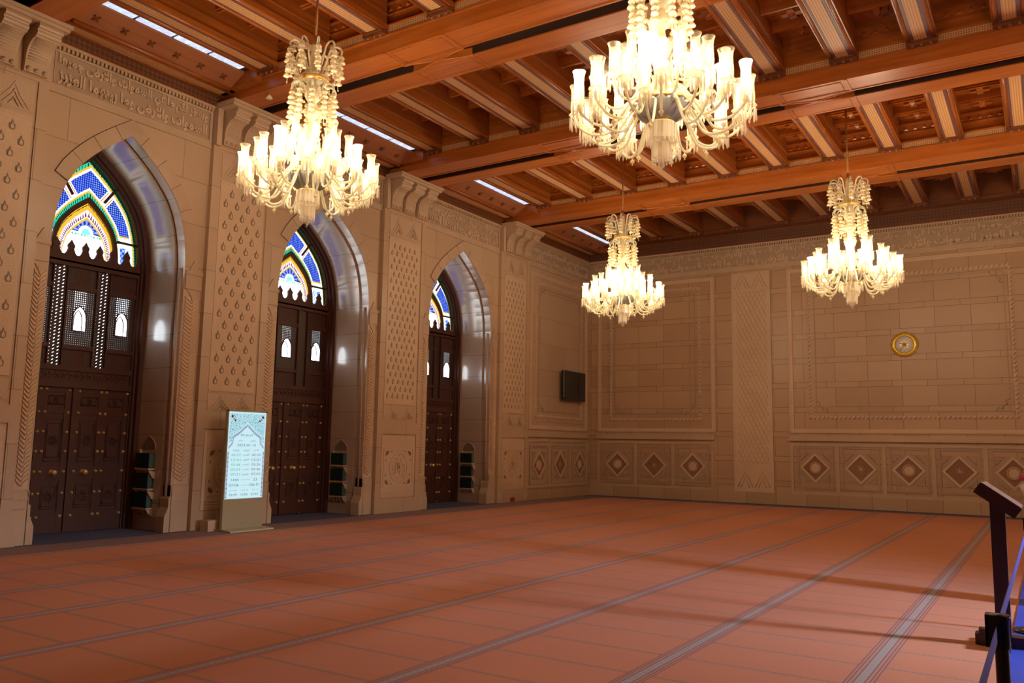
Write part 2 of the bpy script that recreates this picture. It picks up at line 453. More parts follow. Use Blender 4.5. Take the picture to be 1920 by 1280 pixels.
# ------------------------------------------------------------------ arch hood rings, capitals, herringbone jambs
for bi, ((y0, y1), (c_, a_)) in enumerate(zip(bays, arch)):
    nm = ('nearest', 'middle', 'farthest')[bi]
    e = empty('arch_surround', (BX, c_, 0))
    tag(e, ['stone arch surround of the nearest doorway, farthest left in the photo', 'stone arch surround of the middle doorway behind the left chandelier', 'stone arch surround of the farthest doorway from the camera'][bi], 'arch', 'stone arch surrounds')
    inn = arch_full(c_, a_); inn = [p_ for p_ in inn if p_[1] >= 4.9]
    out = offset(inn, .215)
    out = [(min(max(y, y0+.03), y1-.03), z) for y, z in out]
    v = MB(); x0, x1 = BX-.002, BX+.022
    N_ = len(inn)
    for i in range(N_-1):
        f = .02
        A, B, C_, D_ = inn[i], inn[i+1], out[i+1], out[i]
        lp = lambda P, Q, t: (P[0]+(Q[0]-P[0])*t, P[1]+(Q[1]-P[1])*t)
        g = f if i % 2 == 0 else 0; g2 = f if i % 2 == 1 else 0
        poly = [lp(A, B, g), lp(A, B, 1-g2), lp(D_, C_, 1-g2), lp(D_, C_, g)]
        v.prism(poly, lambda y, z: (x0, y, z), lambda y, z: (x1, y, z))
    wpart(v, 'voussoir_ring', MT['stone'], e)
    v = MB(); v.tube([(BX+.004, y, z) for y, z in out], .009, 4)
    for i in range(0, N_+1, 2): v.tube([(BX+.021, inn[i][0], inn[i][1]), (BX+.021, out[i][0], out[i][1])], .0035, 4)
    wpart(v, 'mortar_lines', MT['stone_in'], e)
    for s in (-1, 1):
        ya = c_+s*a_; yb = y1-.01 if s > 0 else y0+.01
        if s > 0: lo, hi = ya, yb
        else: lo, hi = yb, ya
        w_ = hi-lo; mid = (lo+hi)/2
        # triangle corbel, cap block, herringbone shaft, plinth
        cp = MB()
        cp.box(BX, BX+.03, lo+.015, hi-.02, 3.86, 4.14)
        cp.box(BX, BX+.045, lo+.005, hi-.01, 4.10, 4.16)
        cp.prism([(mid-.09, 4.16), (mid+.09, 4.16), (mid, 4.34)], lambda y, z: (BX, y, z), lambda y, z: (BX+.02, y, z))
        for q in range(3): cp.prism([(mid-.04*(3-q), 3.86-.04*q), (mid+.04*(3-q), 3.86-.04*q), (mid, 3.72-.03*q)], lambda y, z: (BX, y, z), lambda y, z: (BX+.012+.006*q, y, z))
        wpart(cp, 'jamb_capital', MT['stone'], e)
        hb_ = MB(); z = .78
        hb_.box(BX, BX+.006, lo+.03, hi-.03, .74, 3.74)
        while z < 3.66:
            for t in (-1, 1):
                a0 = mid+t*.004; a1 = mid+t*(w_/2-.035)
                hb_.prism([(a0, z), (a1, z+.075), (a1, z+.105), (a0, z+.03)][::t], lambda y, zz_: (BX+.004, y, zz_), lambda y, zz_: (BX+.026, y, zz_))
            z += .062
        wpart(hb_, 'herringbone_shaft', MT['stone_lt'], e)
        # slim corner roll on the reveal edge
        rl = MB(); rl.tube([(BX-.09, ya-s*.012, .55), (BX-.09, ya-s*.012, ZS-.05)], .022, 8)
        wpart(rl, 'corner_roll', MT['stone'], e)
        pl = MB()
        pl.prism([(0, 0), (.24*0+.0, .72), (.02, .72), (.02, .55), (.05, .52), (.05, .38), (.11, .24), (.11, 0)],
                 lambda d_, z: (BX-.2, ya-s*d_+s*.02, z), lambda d_, z: (BX+.02, ya-s*d_+s*.02, z))
        pl.box(BX, BX+.02, lo+.01, hi-.01, 0, .70); pl.box(BX, BX+.03, lo+.01, hi-.01, .60, .63); pl.box(BX, BX+.03, lo+.01, hi-.01, .48, .50)
        wpart(pl, 'jamb_plinth', MT['stone'], e)

# ------------------------------------------------------------------ piers
def drop(mb, y, z, s, x):
    """carved drop: outline painted dark as cut shade with a raised kernel"""
    poly = [(0, .95), (.16, .55), (.22, .30), (.46, .16), (.52, -.10), (.46, -.62), (.2, -.80), (-.2, -.80), (-.46, -.62), (-.52, -.10), (-.46, .16), (-.22, .30), (-.16, .55)]
    mb.cur = 1  # thin dark plate, a cut's shade painted on
    mb.prism([(y+a*s, z+b_*s) for a, b_ in poly], lambda p_, q_: (x-.004, p_, q_), lambda p_, q_: (x+.002, p_, q_))
    mb.cur = 0
    mb.prism([(y+a*s*.50, z+(b_-.25)*s*.62) for a, b_ in poly], lambda p_, q_: (x, p_, q_), lambda p_, q_: (x+.012, p_, q_))
plabels = ['carved stone pier cut off by the left edge of the photo', 'carved stone pier behind the lit prayer time display',
           'carved stone pier between the middle and farthest doorways', 'carved stone pier past the farthest doorway, nearest the wall television']
for pi, (y0, y1) in enumerate(piers):
    c_ = (y0+y1)/2; wd = y1-y0
    e = empty('stone_pier', (0, c_, 0)); tag(e, plabels[pi], 'pier', 'carved stone piers of the arcade')
    s = MB(); s.box(-.10, -.02, y0, y1, 0, ZC)
    s.box(-.02, 0, y0, y0+.15, 0, 6.33); s.box(-.02, 0, y1-.15, y1, 0, 6.33)
    s.box(-.02, 0, y0, y1, 6.33, ZC); s.box(-.02, 0, y0+.15, y1-.15, 1.62, 1.86); s.box(-.02, 0, y0+.15, y1-.15, 0, .29)
    # plinth flare
    s.prism([(0, 0), (0, .42), (.03, .36), (.03, .24), (.07, .16), (.07, 0)], lambda d_, z: (-.1, y1+d_, z), lambda d_, z: (.0, y1+d_, z))
    wpart(s, 'shaft', MT['stone_y'], e)
    ya, yb = y0+.15, y1-.15
    t = MB(); t.box(-.03, -.012, ya+.04, yb-.04, 2.28, 5.80)
    t.box(-.03, -.006, ya+.04, yb-.04, 5.76, 5.80); t.box(-.03, -.006, ya+.04, yb-.04, 2.24, 2.28)
    iy0, iy1 = ya+.10, yb-.10
    ncol = 4 if pi < 2 else 6; sp = (iy1-iy0)/(ncol-.5); rows = 17 if pi < 2 else 21
    rz = (5.62-2.42)/rows
    for r2 in range(rows+1):
        for k in range(ncol if r2 % 2 == 0 else ncol-1):
            drop(t, iy0+sp*(k+.25+(.5 if r2 % 2 else 0)), 2.42+r2*rz, rz*.46, -.012)
    wpart(t, 'drop_lattice_panel', [MT['stone_lt'], MT['stone_in']], e)
    for (za, zb, nm) in ((5.86, 6.27, 'top_panel'), (1.92, 2.20, 'zigzag_panel')):
        g = MB(); g.box(-.03, -.012, ya+.04, yb-.04, za, zb)
        hh = zb-za; mw = (yb-ya-.12)/2
        for q in (0, 1):
            yc = ya+.06+mw*(q+.5)
            for k, f in enumerate((1.0, .66, .33)):
                hw, hz = mw*.46*f, hh*.42*f; zb_ = za+hh*.08
                P_ = [(yc-hw, zb_), (yc-hw*.3, zb_+hz*1.2), (yc, zb_+hz*2), (yc+hw*.3, zb_+hz*1.2), (yc+hw, zb_)]
                pin = [(yc+(a-yc)*.86, zb_+(b_-zb_)*.86) for a, b_ in P_]
                g.strip([(-.002+.004*k, a, b_) for a, b_ in P_], [(-.002+.004*k, a, b_) for a, b_ in pin])
                g.strip([(-.012, a, b_) for a, b_ in P_], [(-.002+.004*k, a, b_) for a, b_ in P_])
        wpart(g, nm, MT['stone_cv'], e)
    # lower arabesque panel
    g = MB(); g.box(-.03, -.006, ya+.02, yb-.02, .31, 1.58)
    pz0, pz1 = .55, 1.30; py0, py1 = ya+.10, yb-.10; pc = (py0+py1)/2; pzc = (pz0+pz1)/2
    g.box(-.006, .004, py0-.02, py1+.02, pz1, pz1+.02); g.box(-.006, .004, py0-.02, py1+.02, pz0-.02, pz0)
    g.box(-.006, .004, py0-.02, py0, pz0, pz1); g.box(-.006, .004, py1, py1+.02, pz0, pz1)
    for k in range(3): g.box(-.006, .004, py0, py1, .44-.045*k, .455-.045*k)
    g.cur = 1
    rr = random.Random(3)
    def leaf(y, z, l, a, wdt):
        dxy = (math.cos(a), math.sin(a)); nn_ = (-dxy[1], dxy[0])
        P_ = [(y, z), (y+dxy[0]*l*.5+nn_[0]*wdt, z+dxy[1]*l*.5+nn_[1]*wdt), (y+dxy[0]*l, z+dxy[1]*l), (y+dxy[0]*l*.5-nn_[0]*wdt, z+dxy[1]*l*.5-nn_[1]*wdt)]
        g.prism(P_, lambda a_, b_: (-.008, a_, b_), lambda a_, b_: (-.0045, a_, b_))
    for sy in (-1, 1):
        for sz in (-1, 1):
            cy_, cz_ = pc+sy*(py1-py0)/2*.86, pzc+sz*(pz1-pz0)/2*.88
            for k in range(5):
                leaf(cy_, cz_, .10, math.atan2(-sz, -sy)+(k-2)*.42, .016)
            leaf(cy_-sy*.14, cz_, .07, PI if sy > 0 else 0, .014); leaf(cy_, cz_-sz*.14, .07, -sz*PI/2, .014)
    for k in range(90):
        a = rr.uniform(0, 2*PI); r2 = rr.uniform(.02, 1)
        yy, zz_ = pc+math.cos(a)*r2*(py1-py0)*.26, pzc+math.sin(a)*r2*(pz1-pz0)*.33
        leaf(yy, zz_, .042, rr.uniform(0, 6.3), .008)
    g.cur = 0
    ell = [(pc+math.cos(i*PI/12)*(py1-py0)*.31, pzc+math.sin(i*PI/12)*(pz1-pz0)*.40) for i in range(25)]
    g.tube([(-.004, a, b_) for a, b_ in ell], .009, 5)
    wpart(g, 'arabesque_panel', [MT['stone_lt'], MT['stone_in']], e)
    # cornice slab and three scroll corbels
    k_ = MB(); k_.box(-.1, .45, y0+.0, y1+.02, 7.045, 7.095); k_.box(-.1, .41, y0+.02, y1, 7.0, 7.045)
    k_.box(0, .06, y0, y0+.10, 6.36, 7.0)
    wpart(k_, 'cornice_slab', MT['stone'], e)
    bwid = (wd-.16)/3
    for q in range(3):
        a0 = y0+.14+q*(bwid+.02); a1 = a0+bwid*.78
        prof = [(0, 6.40), (.06, 6.40), (.075, 6.52)]
        for i in range(9):
            tt = i/8; prof.append((.075+.22*(1-math.cos(tt*PI/2)), 6.55+.27*math.sin(tt*PI/2)))
        prof += [(.30, 6.84), (.33, 6.85), (.345, 6.88), (.33, 6.91), (.34, 6.925), (.37, 6.935), (.385, 6.96), (.37, 7.0), (0, 7.0)]
        cb = MB(); cb.prism(prof, lambda x, z: (x, a0, z), lambda x, z: (x, a1, z))
        # ribs across the curve
        for i in range(10):
            tt = (i+.5)/10.5; x_ = .078+.22*(1-math.cos(tt*PI/2)); z_ = 6.55+.27*math.sin(tt*PI/2)
            cb.tube([(x_, a0+.03, z_), (x_, a1-.03, z_)], .010, 6)
        for i in range(3):
            yy = a0+(a1-a0)*(i+.5)/3
            cb.lathe_x([(0, .0), (.030, .0), (.034, .03), (.0, .045)], 8, (.05, yy, 6.44))
        wpart(cb, 'scroll_corbel', MT['stone'], e)

# ------------------------------------------------------------------ arabic shaping (isolated letters to joined forms, reversed for drawing)
FORMS = {'ا': (0xFE8D, 0), 'أ': (0xFE83, 0), 'إ': (0xFE87, 0), 'آ': (0xFE81, 0), 'ة': (0xFE93, 0), 'د': (0xFEA9, 0), 'ذ': (0xFEAB, 0), 'ر': (0xFEAD, 0), 'ز': (0xFEAF, 0),
         'و': (0xFEED, 0), 'ى': (0xFEEF, 0), 'ب': (0xFE8F, 1), 'ت': (0xFE95, 1), 'ث': (0xFE99, 1), 'ج': (0xFE9D, 1), 'ح': (0xFEA1, 1), 'خ': (0xFEA5, 1), 'س': (0xFEB1, 1),
         'ش': (0xFEB5, 1), 'ص': (0xFEB9, 1), 'ض': (0xFEBD, 1), 'ط': (0xFEC1, 1), 'ظ': (0xFEC5, 1), 'ع': (0xFEC9, 1), 'غ': (0xFECD, 1), 'ف': (0xFED1, 1), 'ق': (0xFED5, 1),
         'ك': (0xFED9, 1), 'ل': (0xFEDD, 1), 'م': (0xFEE1, 1), 'ن': (0xFEE5, 1), 'ه': (0xFEE9, 1), 'ي': (0xFEF1, 1)}
def shape_ar(t):
    out = []; i = 0; prev = False
    while i < len(t):
        ch = t[i]
        if ch == 'ل' and i+1 < len(t) and t[i+1] in 'اأإ':
            out.append(chr({'ا': 0xFEFB, 'أ': 0xFEF7, 'إ': 0xFEF9}[t[i+1]]+(1 if prev else 0))); i += 2; prev = False; continue
        if ch in FORMS:
            b_, dual = FORMS[ch]
            nxt = i+1 < len(t) and t[i+1] in FORMS
            if dual: k = (3 if nxt else 1) if prev else (2 if nxt else 0)
            else: k = 1 if prev else 0
            out.append(chr(b_+k)); prev = bool(dual and nxt)
        else: out.append(ch); prev = False
        i += 1
    return ''.join(out[::-1])
def text_mesh(txt, size, extrude=0.0, align='CENTER'):
    cu = bpy.data.curves.new('lettering', 'FONT'); cu.body = txt; cu.size = size; cu.extrude = extrude
    cu.align_x = align; cu.align_y = 'CENTER'; cu.resolution_u = 3; cu.offset = .012 if extrude else 0
    o = bpy.data.objects.new('lettering', cu); COL.objects.link(o)
    dg = bpy.context.evaluated_depsgraph_get(); dg.update()
    me = bpy.data.meshes.new_from_object(o.evaluated_get(dg))
    bpy.data.objects.remove(o); bpy.data.curves.remove(cu)
    return me
def add_text(mb, txt, size, fn, extrude=0.0, fit=None):
    """write txt through fn(u, v, w) -> 3d; fit = (width, height) stretches it"""
    me = text_mesh(txt, size, extrude)
    if not len(me.vertices): return
    vs = [v.co.copy() for v in me.vertices]
    if fit:
        x0, x1 = min(v.x for v in vs), max(v.x for v in vs); y0, y1 = min(v.y for v in vs), max(v.y for v in vs)
        sx = fit[0]/max(x1-x0, 1e-4); sy = fit[1]/max(y1-y0, 1e-4)
        vs = [Vector(((v.x-(x0+x1)/2)*sx, (v.y-(y0+y1)/2)*sy, v.z)) for v in vs]
    mb.add([fn(v.x, v.y, v.z) for v in vs], [tuple(p_.vertices) for p_ in me.polygons])
    bpy.data.meshes.remove(me)

# ------------------------------------------------------------------ calligraphy friezes
ROW1 = shape_ar('وسخر لكم ما في السموات والارض جميعا')
ROW2 = shape_ar('السموات والارض وما بينهما العزيز')
def frieze(e, mapf, u0, u1, dense=1, flip=False):
    """mapf(u, out, z): point on the wall, out = distance from the wall face"""
    b_ = MB(); mid = (u0+u1)/2
    def bx(ua, ub, za, zb, o0, o1):
        v = [mapf(u, o, z) for u in (ua, ub) for o in (o0, o1) for z in (za, zb)]
        b_.add(v, [(0, 1, 3, 2), (4, 6, 7, 5), (0, 4, 5, 1), (2, 3, 7, 6), (0, 2, 6, 4), (1, 5, 7, 3)])
    bx(u0, u1, 6.30, 6.425, 0, .03); bx(u0, u1, 6.905, 6.935, 0, .03); bx(u0, u0+.05, 6.425, 6.905, 0, .03); bx(u1-.05, u1, 6.425, 6.905, 0, .03)
    bx(u0+.05, u1-.05, 6.895, 6.905, .03, .042); bx(u0+.05, u1-.05, 6.425, 6.435, .03, .042)
    bx(u0+.05, u0+.06, 6.43, 6.90, .03, .042); bx(u1-.06, u1-.05, 6.43, 6.90, .03, .042)
    wpart(b_, 'frieze_slab', MT['stone'], e)
    b_ = MB(); bx(u0+.05, u1-.05, 6.425, 6.905, 0, .018); wpart(b_, 'frieze_ground', MT['ground'], e)
    d_ = MB(); b_ = d_
    bx(u0, u1, 6.99, ZC, 0, .075)
    n_ = int((u1-u0)/.062)
    for i in range(n_):
        u = u0+(i+.5)*(u1-u0)/n_; bx(u-.018, u+.018, 6.935, 6.99, 0, .06)
    wpart(d_, 'dentil_band', MT['stone'], e)
    t = MB(); L = (u1-u0-.18)/dense; sg = -1 if flip else 1
    for k in range(dense):
        uc = u0+.09+L*(k+.5)
        add_text(t, ROW1, .3, lambda a, c2, w_: mapf(uc+sg*a, .026+w_, 6.780+c2), .010, (L*.985, .235))
        add_text(t, ROW2, .3, lambda a, c2, w_: mapf(uc+sg*a, .026+w_, 6.552+c2), .010, (L*.985, .235))
    wpart(t, 'calligraphy', MT['stone_lt'], e)
fl_ = ['long calligraphy frieze carved above the nearest doorway', 'calligraphy frieze above the middle doorway, partly hidden by the left chandelier', 'calligraphy frieze carved above the farthest doorway']
for bi, (y0, y1) in enumerate(bays):
    e = empty('calligraphy_frieze', (BX, (y0+y1)/2, 6.3)); tag(e, fl_[bi], 'frieze', 'calligraphy friezes')
    frieze(e, lambda u, o, z: (BX+o, u, z), y0+.01, y1-.01)
e = empty('calligraphy_frieze', (BX, -1.7, 6.3)); tag(e, 'calligraphy frieze on the short wall above the black television', 'frieze', 'calligraphy friezes')
frieze(e, lambda u, o, z: (BX-.01+o, u, z), -3.58, -.01, 1)
e = empty('calligraphy_frieze', (8.65, 0, 6.3)); tag(e, 'long calligraphy frieze running across the whole back wall', 'frieze', 'calligraphy friezes')
frieze(e, lambda u, o, z: (u, -o, z), .0, W, 5)

# ------------------------------------------------------------------ framed relief panels and dado
def mapx(u, o, z): return (u, -o, z)             # back wall: u = x
def mapy(u, o, z): return (-.10+o, u, z)          # corner stretch of the left wall: u = y
def rect_frame(mb, mp, u0, u1, z0, z1, wd, h, o0=0.0):
    for (a, b_, c2, d2) in ((u0, u1, z1-wd, z1), (u0, u1, z0, z0+wd), (u0, u0+wd, z0+wd, z1-wd), (u1-wd, u1, z0+wd, z1-wd)):
        v = [mp(u, o, z) for u in (a, b_) for o in (o0, o0+h) for z in (c2, d2)]
        mb.add(v, [(0, 1, 3, 2), (4, 6, 7, 5), (0, 4, 5, 1), (2, 3, 7, 6), (0, 2, 6, 4), (1, 5, 7, 3)])
def pbox(mb, mp, a, b_, c2, d2, o0, o1):
    v = [mp(u, o, z) for u in (a, b_) for o in (o0, o1) for z in (c2, d2)]
    mb.add(v, [(0, 1, 3, 2), (4, 6, 7, 5), (0, 4, 5, 1), (2, 3, 7, 6), (0, 2, 6, 4), (1, 5, 7, 3)])
def framed(e, mp, o0, o1, zo0, zo1, r0, r1, rz0, rz1):
    """outer flat moulding o0..o1, rope moulding r0..r1, inner line with notched corners"""
    a = MB(); rect_frame(a, mp, o0, o1, zo0, zo1, .11, .028); rect_frame(a, mp, o0+.02, o1-.02, zo0+.02, zo1-.02, .03, .04)
    wpart(a, 'outer_moulding', MT['stone_lt'], e)
    b_ = MB(); rect_frame(b_, mp, r0-.03, r1+.03, rz0-.03, rz1+.03, .07, .012)
    st = .105
    def bead(u, z, du, dz):
        c1 = Vector(mp(u-du, .018, z-dz)); c2 = Vector(mp(u+du, .030, z+dz)); b_.tube([c1, c2], .02, 5)
    n_ = int((r1-r0)/st)
    for i in range(n_+1):
        u = r0+(r1-r0)*i/n_
        for z in (rz0, rz1): bead(u, z, .022, .03)
    n_ = int((rz1-rz0)/st)
    for i in range(1, n_):
        z = rz0+(rz1-rz0)*i/n_
        for u in (r0, r1): bead(u, z, .02, .033)
    wpart(b_, 'rope_moulding', MT['stone_lt'], e)
    c2 = MB(); g = .13
    rect_frame(c2, mp, r0+g, r1-g, rz0+g, rz1-g, .022, .014)
    for su, uu in ((1, r0+g), (-1, r1-g)):
        for sz, z in ((1, rz0+g), (-1, rz1-g)):
            P_ = [(uu+su*x, z+sz*y_) for x, y_ in ((.0, .30), (.10, .26), (.07, .17), (.15, .15), (.17, .07), (.26, .10), (.30, .0))]
            c2.tube([mp(a_, .008, b2) for a_, b2 in P_], .014, 5)
    wpart(c2, 'inner_moulding', MT['ground'], e)  # darker tone paints a shadow line along the panel
e = empty('framed_wall_panel', (2.05, 0, 1.8)); tag(e, 'narrow framed stone panel on the back wall beside the corner', 'wall panel')
framed(e, mapx, .24, 3.86, 1.86, 6.22, .66, 3.42, 2.22, 5.95)
e = empty('framed_wall_panel', (8.65, 0, 1.8)); tag(e, 'wide framed stone panel around the gold wall clock', 'wall panel')
framed(e, mapx, 5.86, 11.44, 1.86, 6.22, 6.40, 10.98, 2.26, 5.83)
e = empty('framed_wall_panel', (15.2, 0, 1.8)); tag(e, 'framed stone panel at the far right end of the back wall', 'wall panel')
framed(e, mapx, 13.44, 17.06, 1.86, 6.22, 13.88, 16.64, 2.22, 5.95)
e = empty('framed_wall_panel', (-.1, -1.7, 1.8)); tag(e, 'tall framed stone panel on the short wall behind the television', 'wall panel')
framed(e, mapy, -3.42, -.10, 1.86, 6.15, -3.08, -.45, 2.22, 5.90)

def dado(e, mp, u0, u1, cs, hw, zc=.93, hz=.37, z0=.30, z1=1.60):
    a = MB(); pbox(a, mp, u0-.03, u1+.03, 1.66, 1.72, 0, .075); pbox(a, mp, u0-.03, u1+.03, 1.72, 1.80, 0, .035)
    wpart(a, 'ledge', MT['stone'], e)
    b_ = MB(); rect_frame(b_, mp, u0, u1, z0, z1, .07, .03)
    for i in range(len(cs)-1):
        m_ = (cs[i]+cs[i+1])/2; pbox(b_, mp, m_-.045, m_+.045, z0+.07, z1-.07, 0, .03)
    wpart(b_, 'dado_frame', MT['stone'], e)
    for i, c_ in enumerate(cs):
        d_ = MB(); w2 = (cs[1]-cs[0])/2-.10
        rect_frame(d_, mp, c_-w2, c_+w2, zc-hz-.17, zc+hz+.17, .05, .022)
        pbox(d_, mp, c_-hw, c_+hw, zc-hz, zc+hz, 0, .010)
        d_.cur = 1
        P_ = [(c_-hw*.86, zc), (c_, zc+hz*.86), (c_+hw*.86, zc), (c_, zc-hz*.86)]
        d_.prism(P_, lambda u, z: mp(u, .008, z), lambda u, z: mp(u, .013, z))
        d_.cur = 2
        O_ = [(c_-hw*1.04, zc), (c_, zc+hz*1.04), (c_+hw*1.04, zc), (c_, zc-hz*1.04)]
        I_ = [(c_-hw*.84, zc), (c_, zc+hz*.84), (c_+hw*.84, zc), (c_, zc-hz*.84)]
        d_.strip([mp(u, .034, z) for u, z in O_], [mp(u, .034, z) for u, z in I_], True)
        d_.strip([mp(u, .0, z) for u, z in O_], [mp(u, .034, z) for u, z in O_], True)
        d_.strip([mp(u, .034, z) for u, z in I_], [mp(u, .010, z) for u, z in I_], True)
        for q in (.98, .78):                      # stepped corner mouldings round the diamond
            for sx_ in (-1, 1):
                for sz_ in (-1, 1):
                    T_ = [(c_+sx_*hw*q, zc+sz_*hz*(1.12-q+.30)), (c_+sx_*hw*q, zc+sz_*hz*q), (c_+sx_*hw*(1.12-q+.30), zc+sz_*hz*q)]
                    d_.tube([mp(u, .014, z) for u, z in T_+T_[:1]], .008, 4)
        if i % 2 == 0:
            rr = hz*.36
            ring = [(c_+rr*math.cos(k*PI/10), zc+rr*math.sin(k*PI/10)) for k in range(21)]
            d_.tube([mp(u, .016, z) for u, z in ring], .014, 5)
            ring = [(c_+rr*.8*math.cos(k*PI/10), zc+rr*.8*math.sin(k*PI/10)) for k in range(20)]
            d_.prism(ring, lambda u, z: mp(u, .012, z), lambda u, z: mp(u, .020, z))
        else:
            for k in range(4):
                a_ = k*PI/4+PI/4; ca, sa = math.cos(a_)*hw*.28, math.sin(a_)*hz*.28
                d_.tube([mp(c_-ca, .014, zc-sa), mp(c_+ca, .014, zc+sa)], .008, 4)
        wpart(d_, 'diamond_panel', [MT['ground'], MT['stone_dk'], MT['stone_lt']], e)
e = empty('dado', (2.05, 0, .3)); tag(e, 'low dado of three diamond panels on the back wall beside the corner', 'dado', 'diamond dados')
dado(e, mapx, .24, 3.80, [.89, 2.04, 3.19], .36)
e = empty('dado', (8.65, 0, .3)); tag(e, 'low dado of five diamond panels under the gold clock', 'dado', 'diamond dados')
dado(e, mapx, 5.86, 11.44, [6.47, 7.56, 8.65, 9.74, 10.83], .36, .98)
e = empty('dado', (15.2, 0, .3)); tag(e, 'low dado of diamond panels at the far right end of the back wall', 'dado', 'diamond dados')
dado(e, mapx, 13.50, 17.06, [14.11, 15.26, 16.41], .36)
e = empty('dado', (-.1, -1.7, .3)); tag(e, 'low dado of three diamond panels under the television', 'dado', 'diamond dados')
dado(e, mapy, -3.5, -.06, [-2.87, -1.70, -.55], .34, .90)
# carved vertical bands on the back wall
for k, (x0, x1, lb) in enumerate(((4.36, 5.42, 'tall carved lattice band on the back wall between the narrow and wide panels'), (11.88, 12.94, 'tall carved lattice band on the back wall right of the wide panel'))):
    e = empty('lattice_band', ((x0+x1)/2, 0, .3)); tag(e, lb, 'carved band')
    a = MB(); pbox(a, mapx, x0, x1, .30, 6.24, 0, .020); rect_frame(a, mapx, x0, x1, .30, 6.24, .05, .03)
    pbox(a, mapx, x0+.1, x1-.1, .99, 1.02, .02, .035); pbox(a, mapx, x0+.1, x1-.1, 5.76, 5.79, .02, .035); pbox(a, mapx, x0+.1, x1-.1, .90, .93, .02, .035)
    wpart(a, 'band_slab', MT['stone_lt'], e)
    b_ = MB(); u = x0+.16; ph = 0
    # interlaced vertical waves
    for i in range(14):
        uc = x0+.15+i*(x1-x0-.30)/13
        pts = [mapx(uc+.030*math.sin(z*26+(i % 2)*PI), .024, z) for z in [1.06+t*.0298 for t in range(157)]]
        b_.tube(pts, .008, 4)
    for i in range(2):
        c_ = x0+.30+i*.46
        for f in (1, .55):
            P_ = [(c_-.2*f, .42), (c_-.1*f, .42+.22*f), (c_, .42+.42*f), (c_+.1*f, .42+.22*f), (c_+.2*f, .42)]
            b_.tube([mapx(u, .026, z) for u, z in P_], .014, 4)
            b_.tube([mapx(u, .026, z+5.44-.05) for u, z in P_], .012, 4)
    wpart(b_, 'interlace_carving', MT['stone_lt'], e)
    st = MB()

# ------------------------------------------------------------------ ceiling
ZG = 7.10; ZD = 7.98; GH = .585
ce = MB(); ce.box(-.5, W+.3, NEAR-.3, .3, ZD, ZD+.15)
ceo = ce.build('ceiling', MT['wood_x']); tag(ceo, kind='structure')
ce = MB(); ce.box(-.5, -.13, NEAR, .3, ZC+.21, ZD)
tag(ce.build('trim_1', MT['wood_dk']), kind='structure')        # timber lining above the arcade wall
JX = [1.19, 2.35, 3.52, 4.72, 5.90, 7.01, 8.10, 9.19, 10.27, 11.38, 12.45, 13.55, 14.65, 15.80]
spans = [(GY[0]+GH, GY[1]-GH), (GY[1]+GH, GY[2]-GH), (GY[2]+GH, GY[3]-GH), (GY[3]+GH, -.50)]
bl = ['in the bay above the nearest doorway', 'in the bay above the middle doorway', 'in the bay above the farthest doorway', 'in the bay against the back wall']
for si, (ya, yb) in enumerate(spans):
    e = empty('coffer_row', (8.65, (ya+yb)/2, 7.8)); tag(e, 'timber coffers with carved crosses ' + bl[si], 'coffers', 'ceiling coffer rows')
    n_ = 5
    for i in range(len(JX)):
        ce = MB(); x0 = JX[i]+.175; x1 = JX[i+1]-.175 if i+1 < len(JX) else W-.01; xc = (x0+x1)/2
        for k in range(1, n_):
            y = ya+(yb-ya)*k/n_
            ce.box(x0, x1, y-.05, y+.05, 7.84, ZD-.001); ce.box(x0, x1, y-.02, y+.02, 7.81, 7.84)
        for k in range(n_):
            y = ya+(yb-ya)*(k+.5)/n_; q = .15
            ce.box(xc-.22, xc+.22, y-.16, y+.16, 7.955, ZD-.001)
            ce.box(xc-q, xc+q, y-.05, y+.05, 7.87, ZD-.02); ce.box(xc-.05, xc+.05, y-q, y+q, 7.87, ZD-.02)
            ce.add([(xc-.05, y-.05, 7.87), (xc+.05, y-.05, 7.87), (xc+.05, y+.05, 7.87), (xc-.05, y+.05, 7.87), (xc, y, 7.83)], [(0, 1, 4), (1, 2, 4), (2, 3, 4), (3, 0, 4)])
        wpart(ce, 'coffer', MT['wood_x'], e)

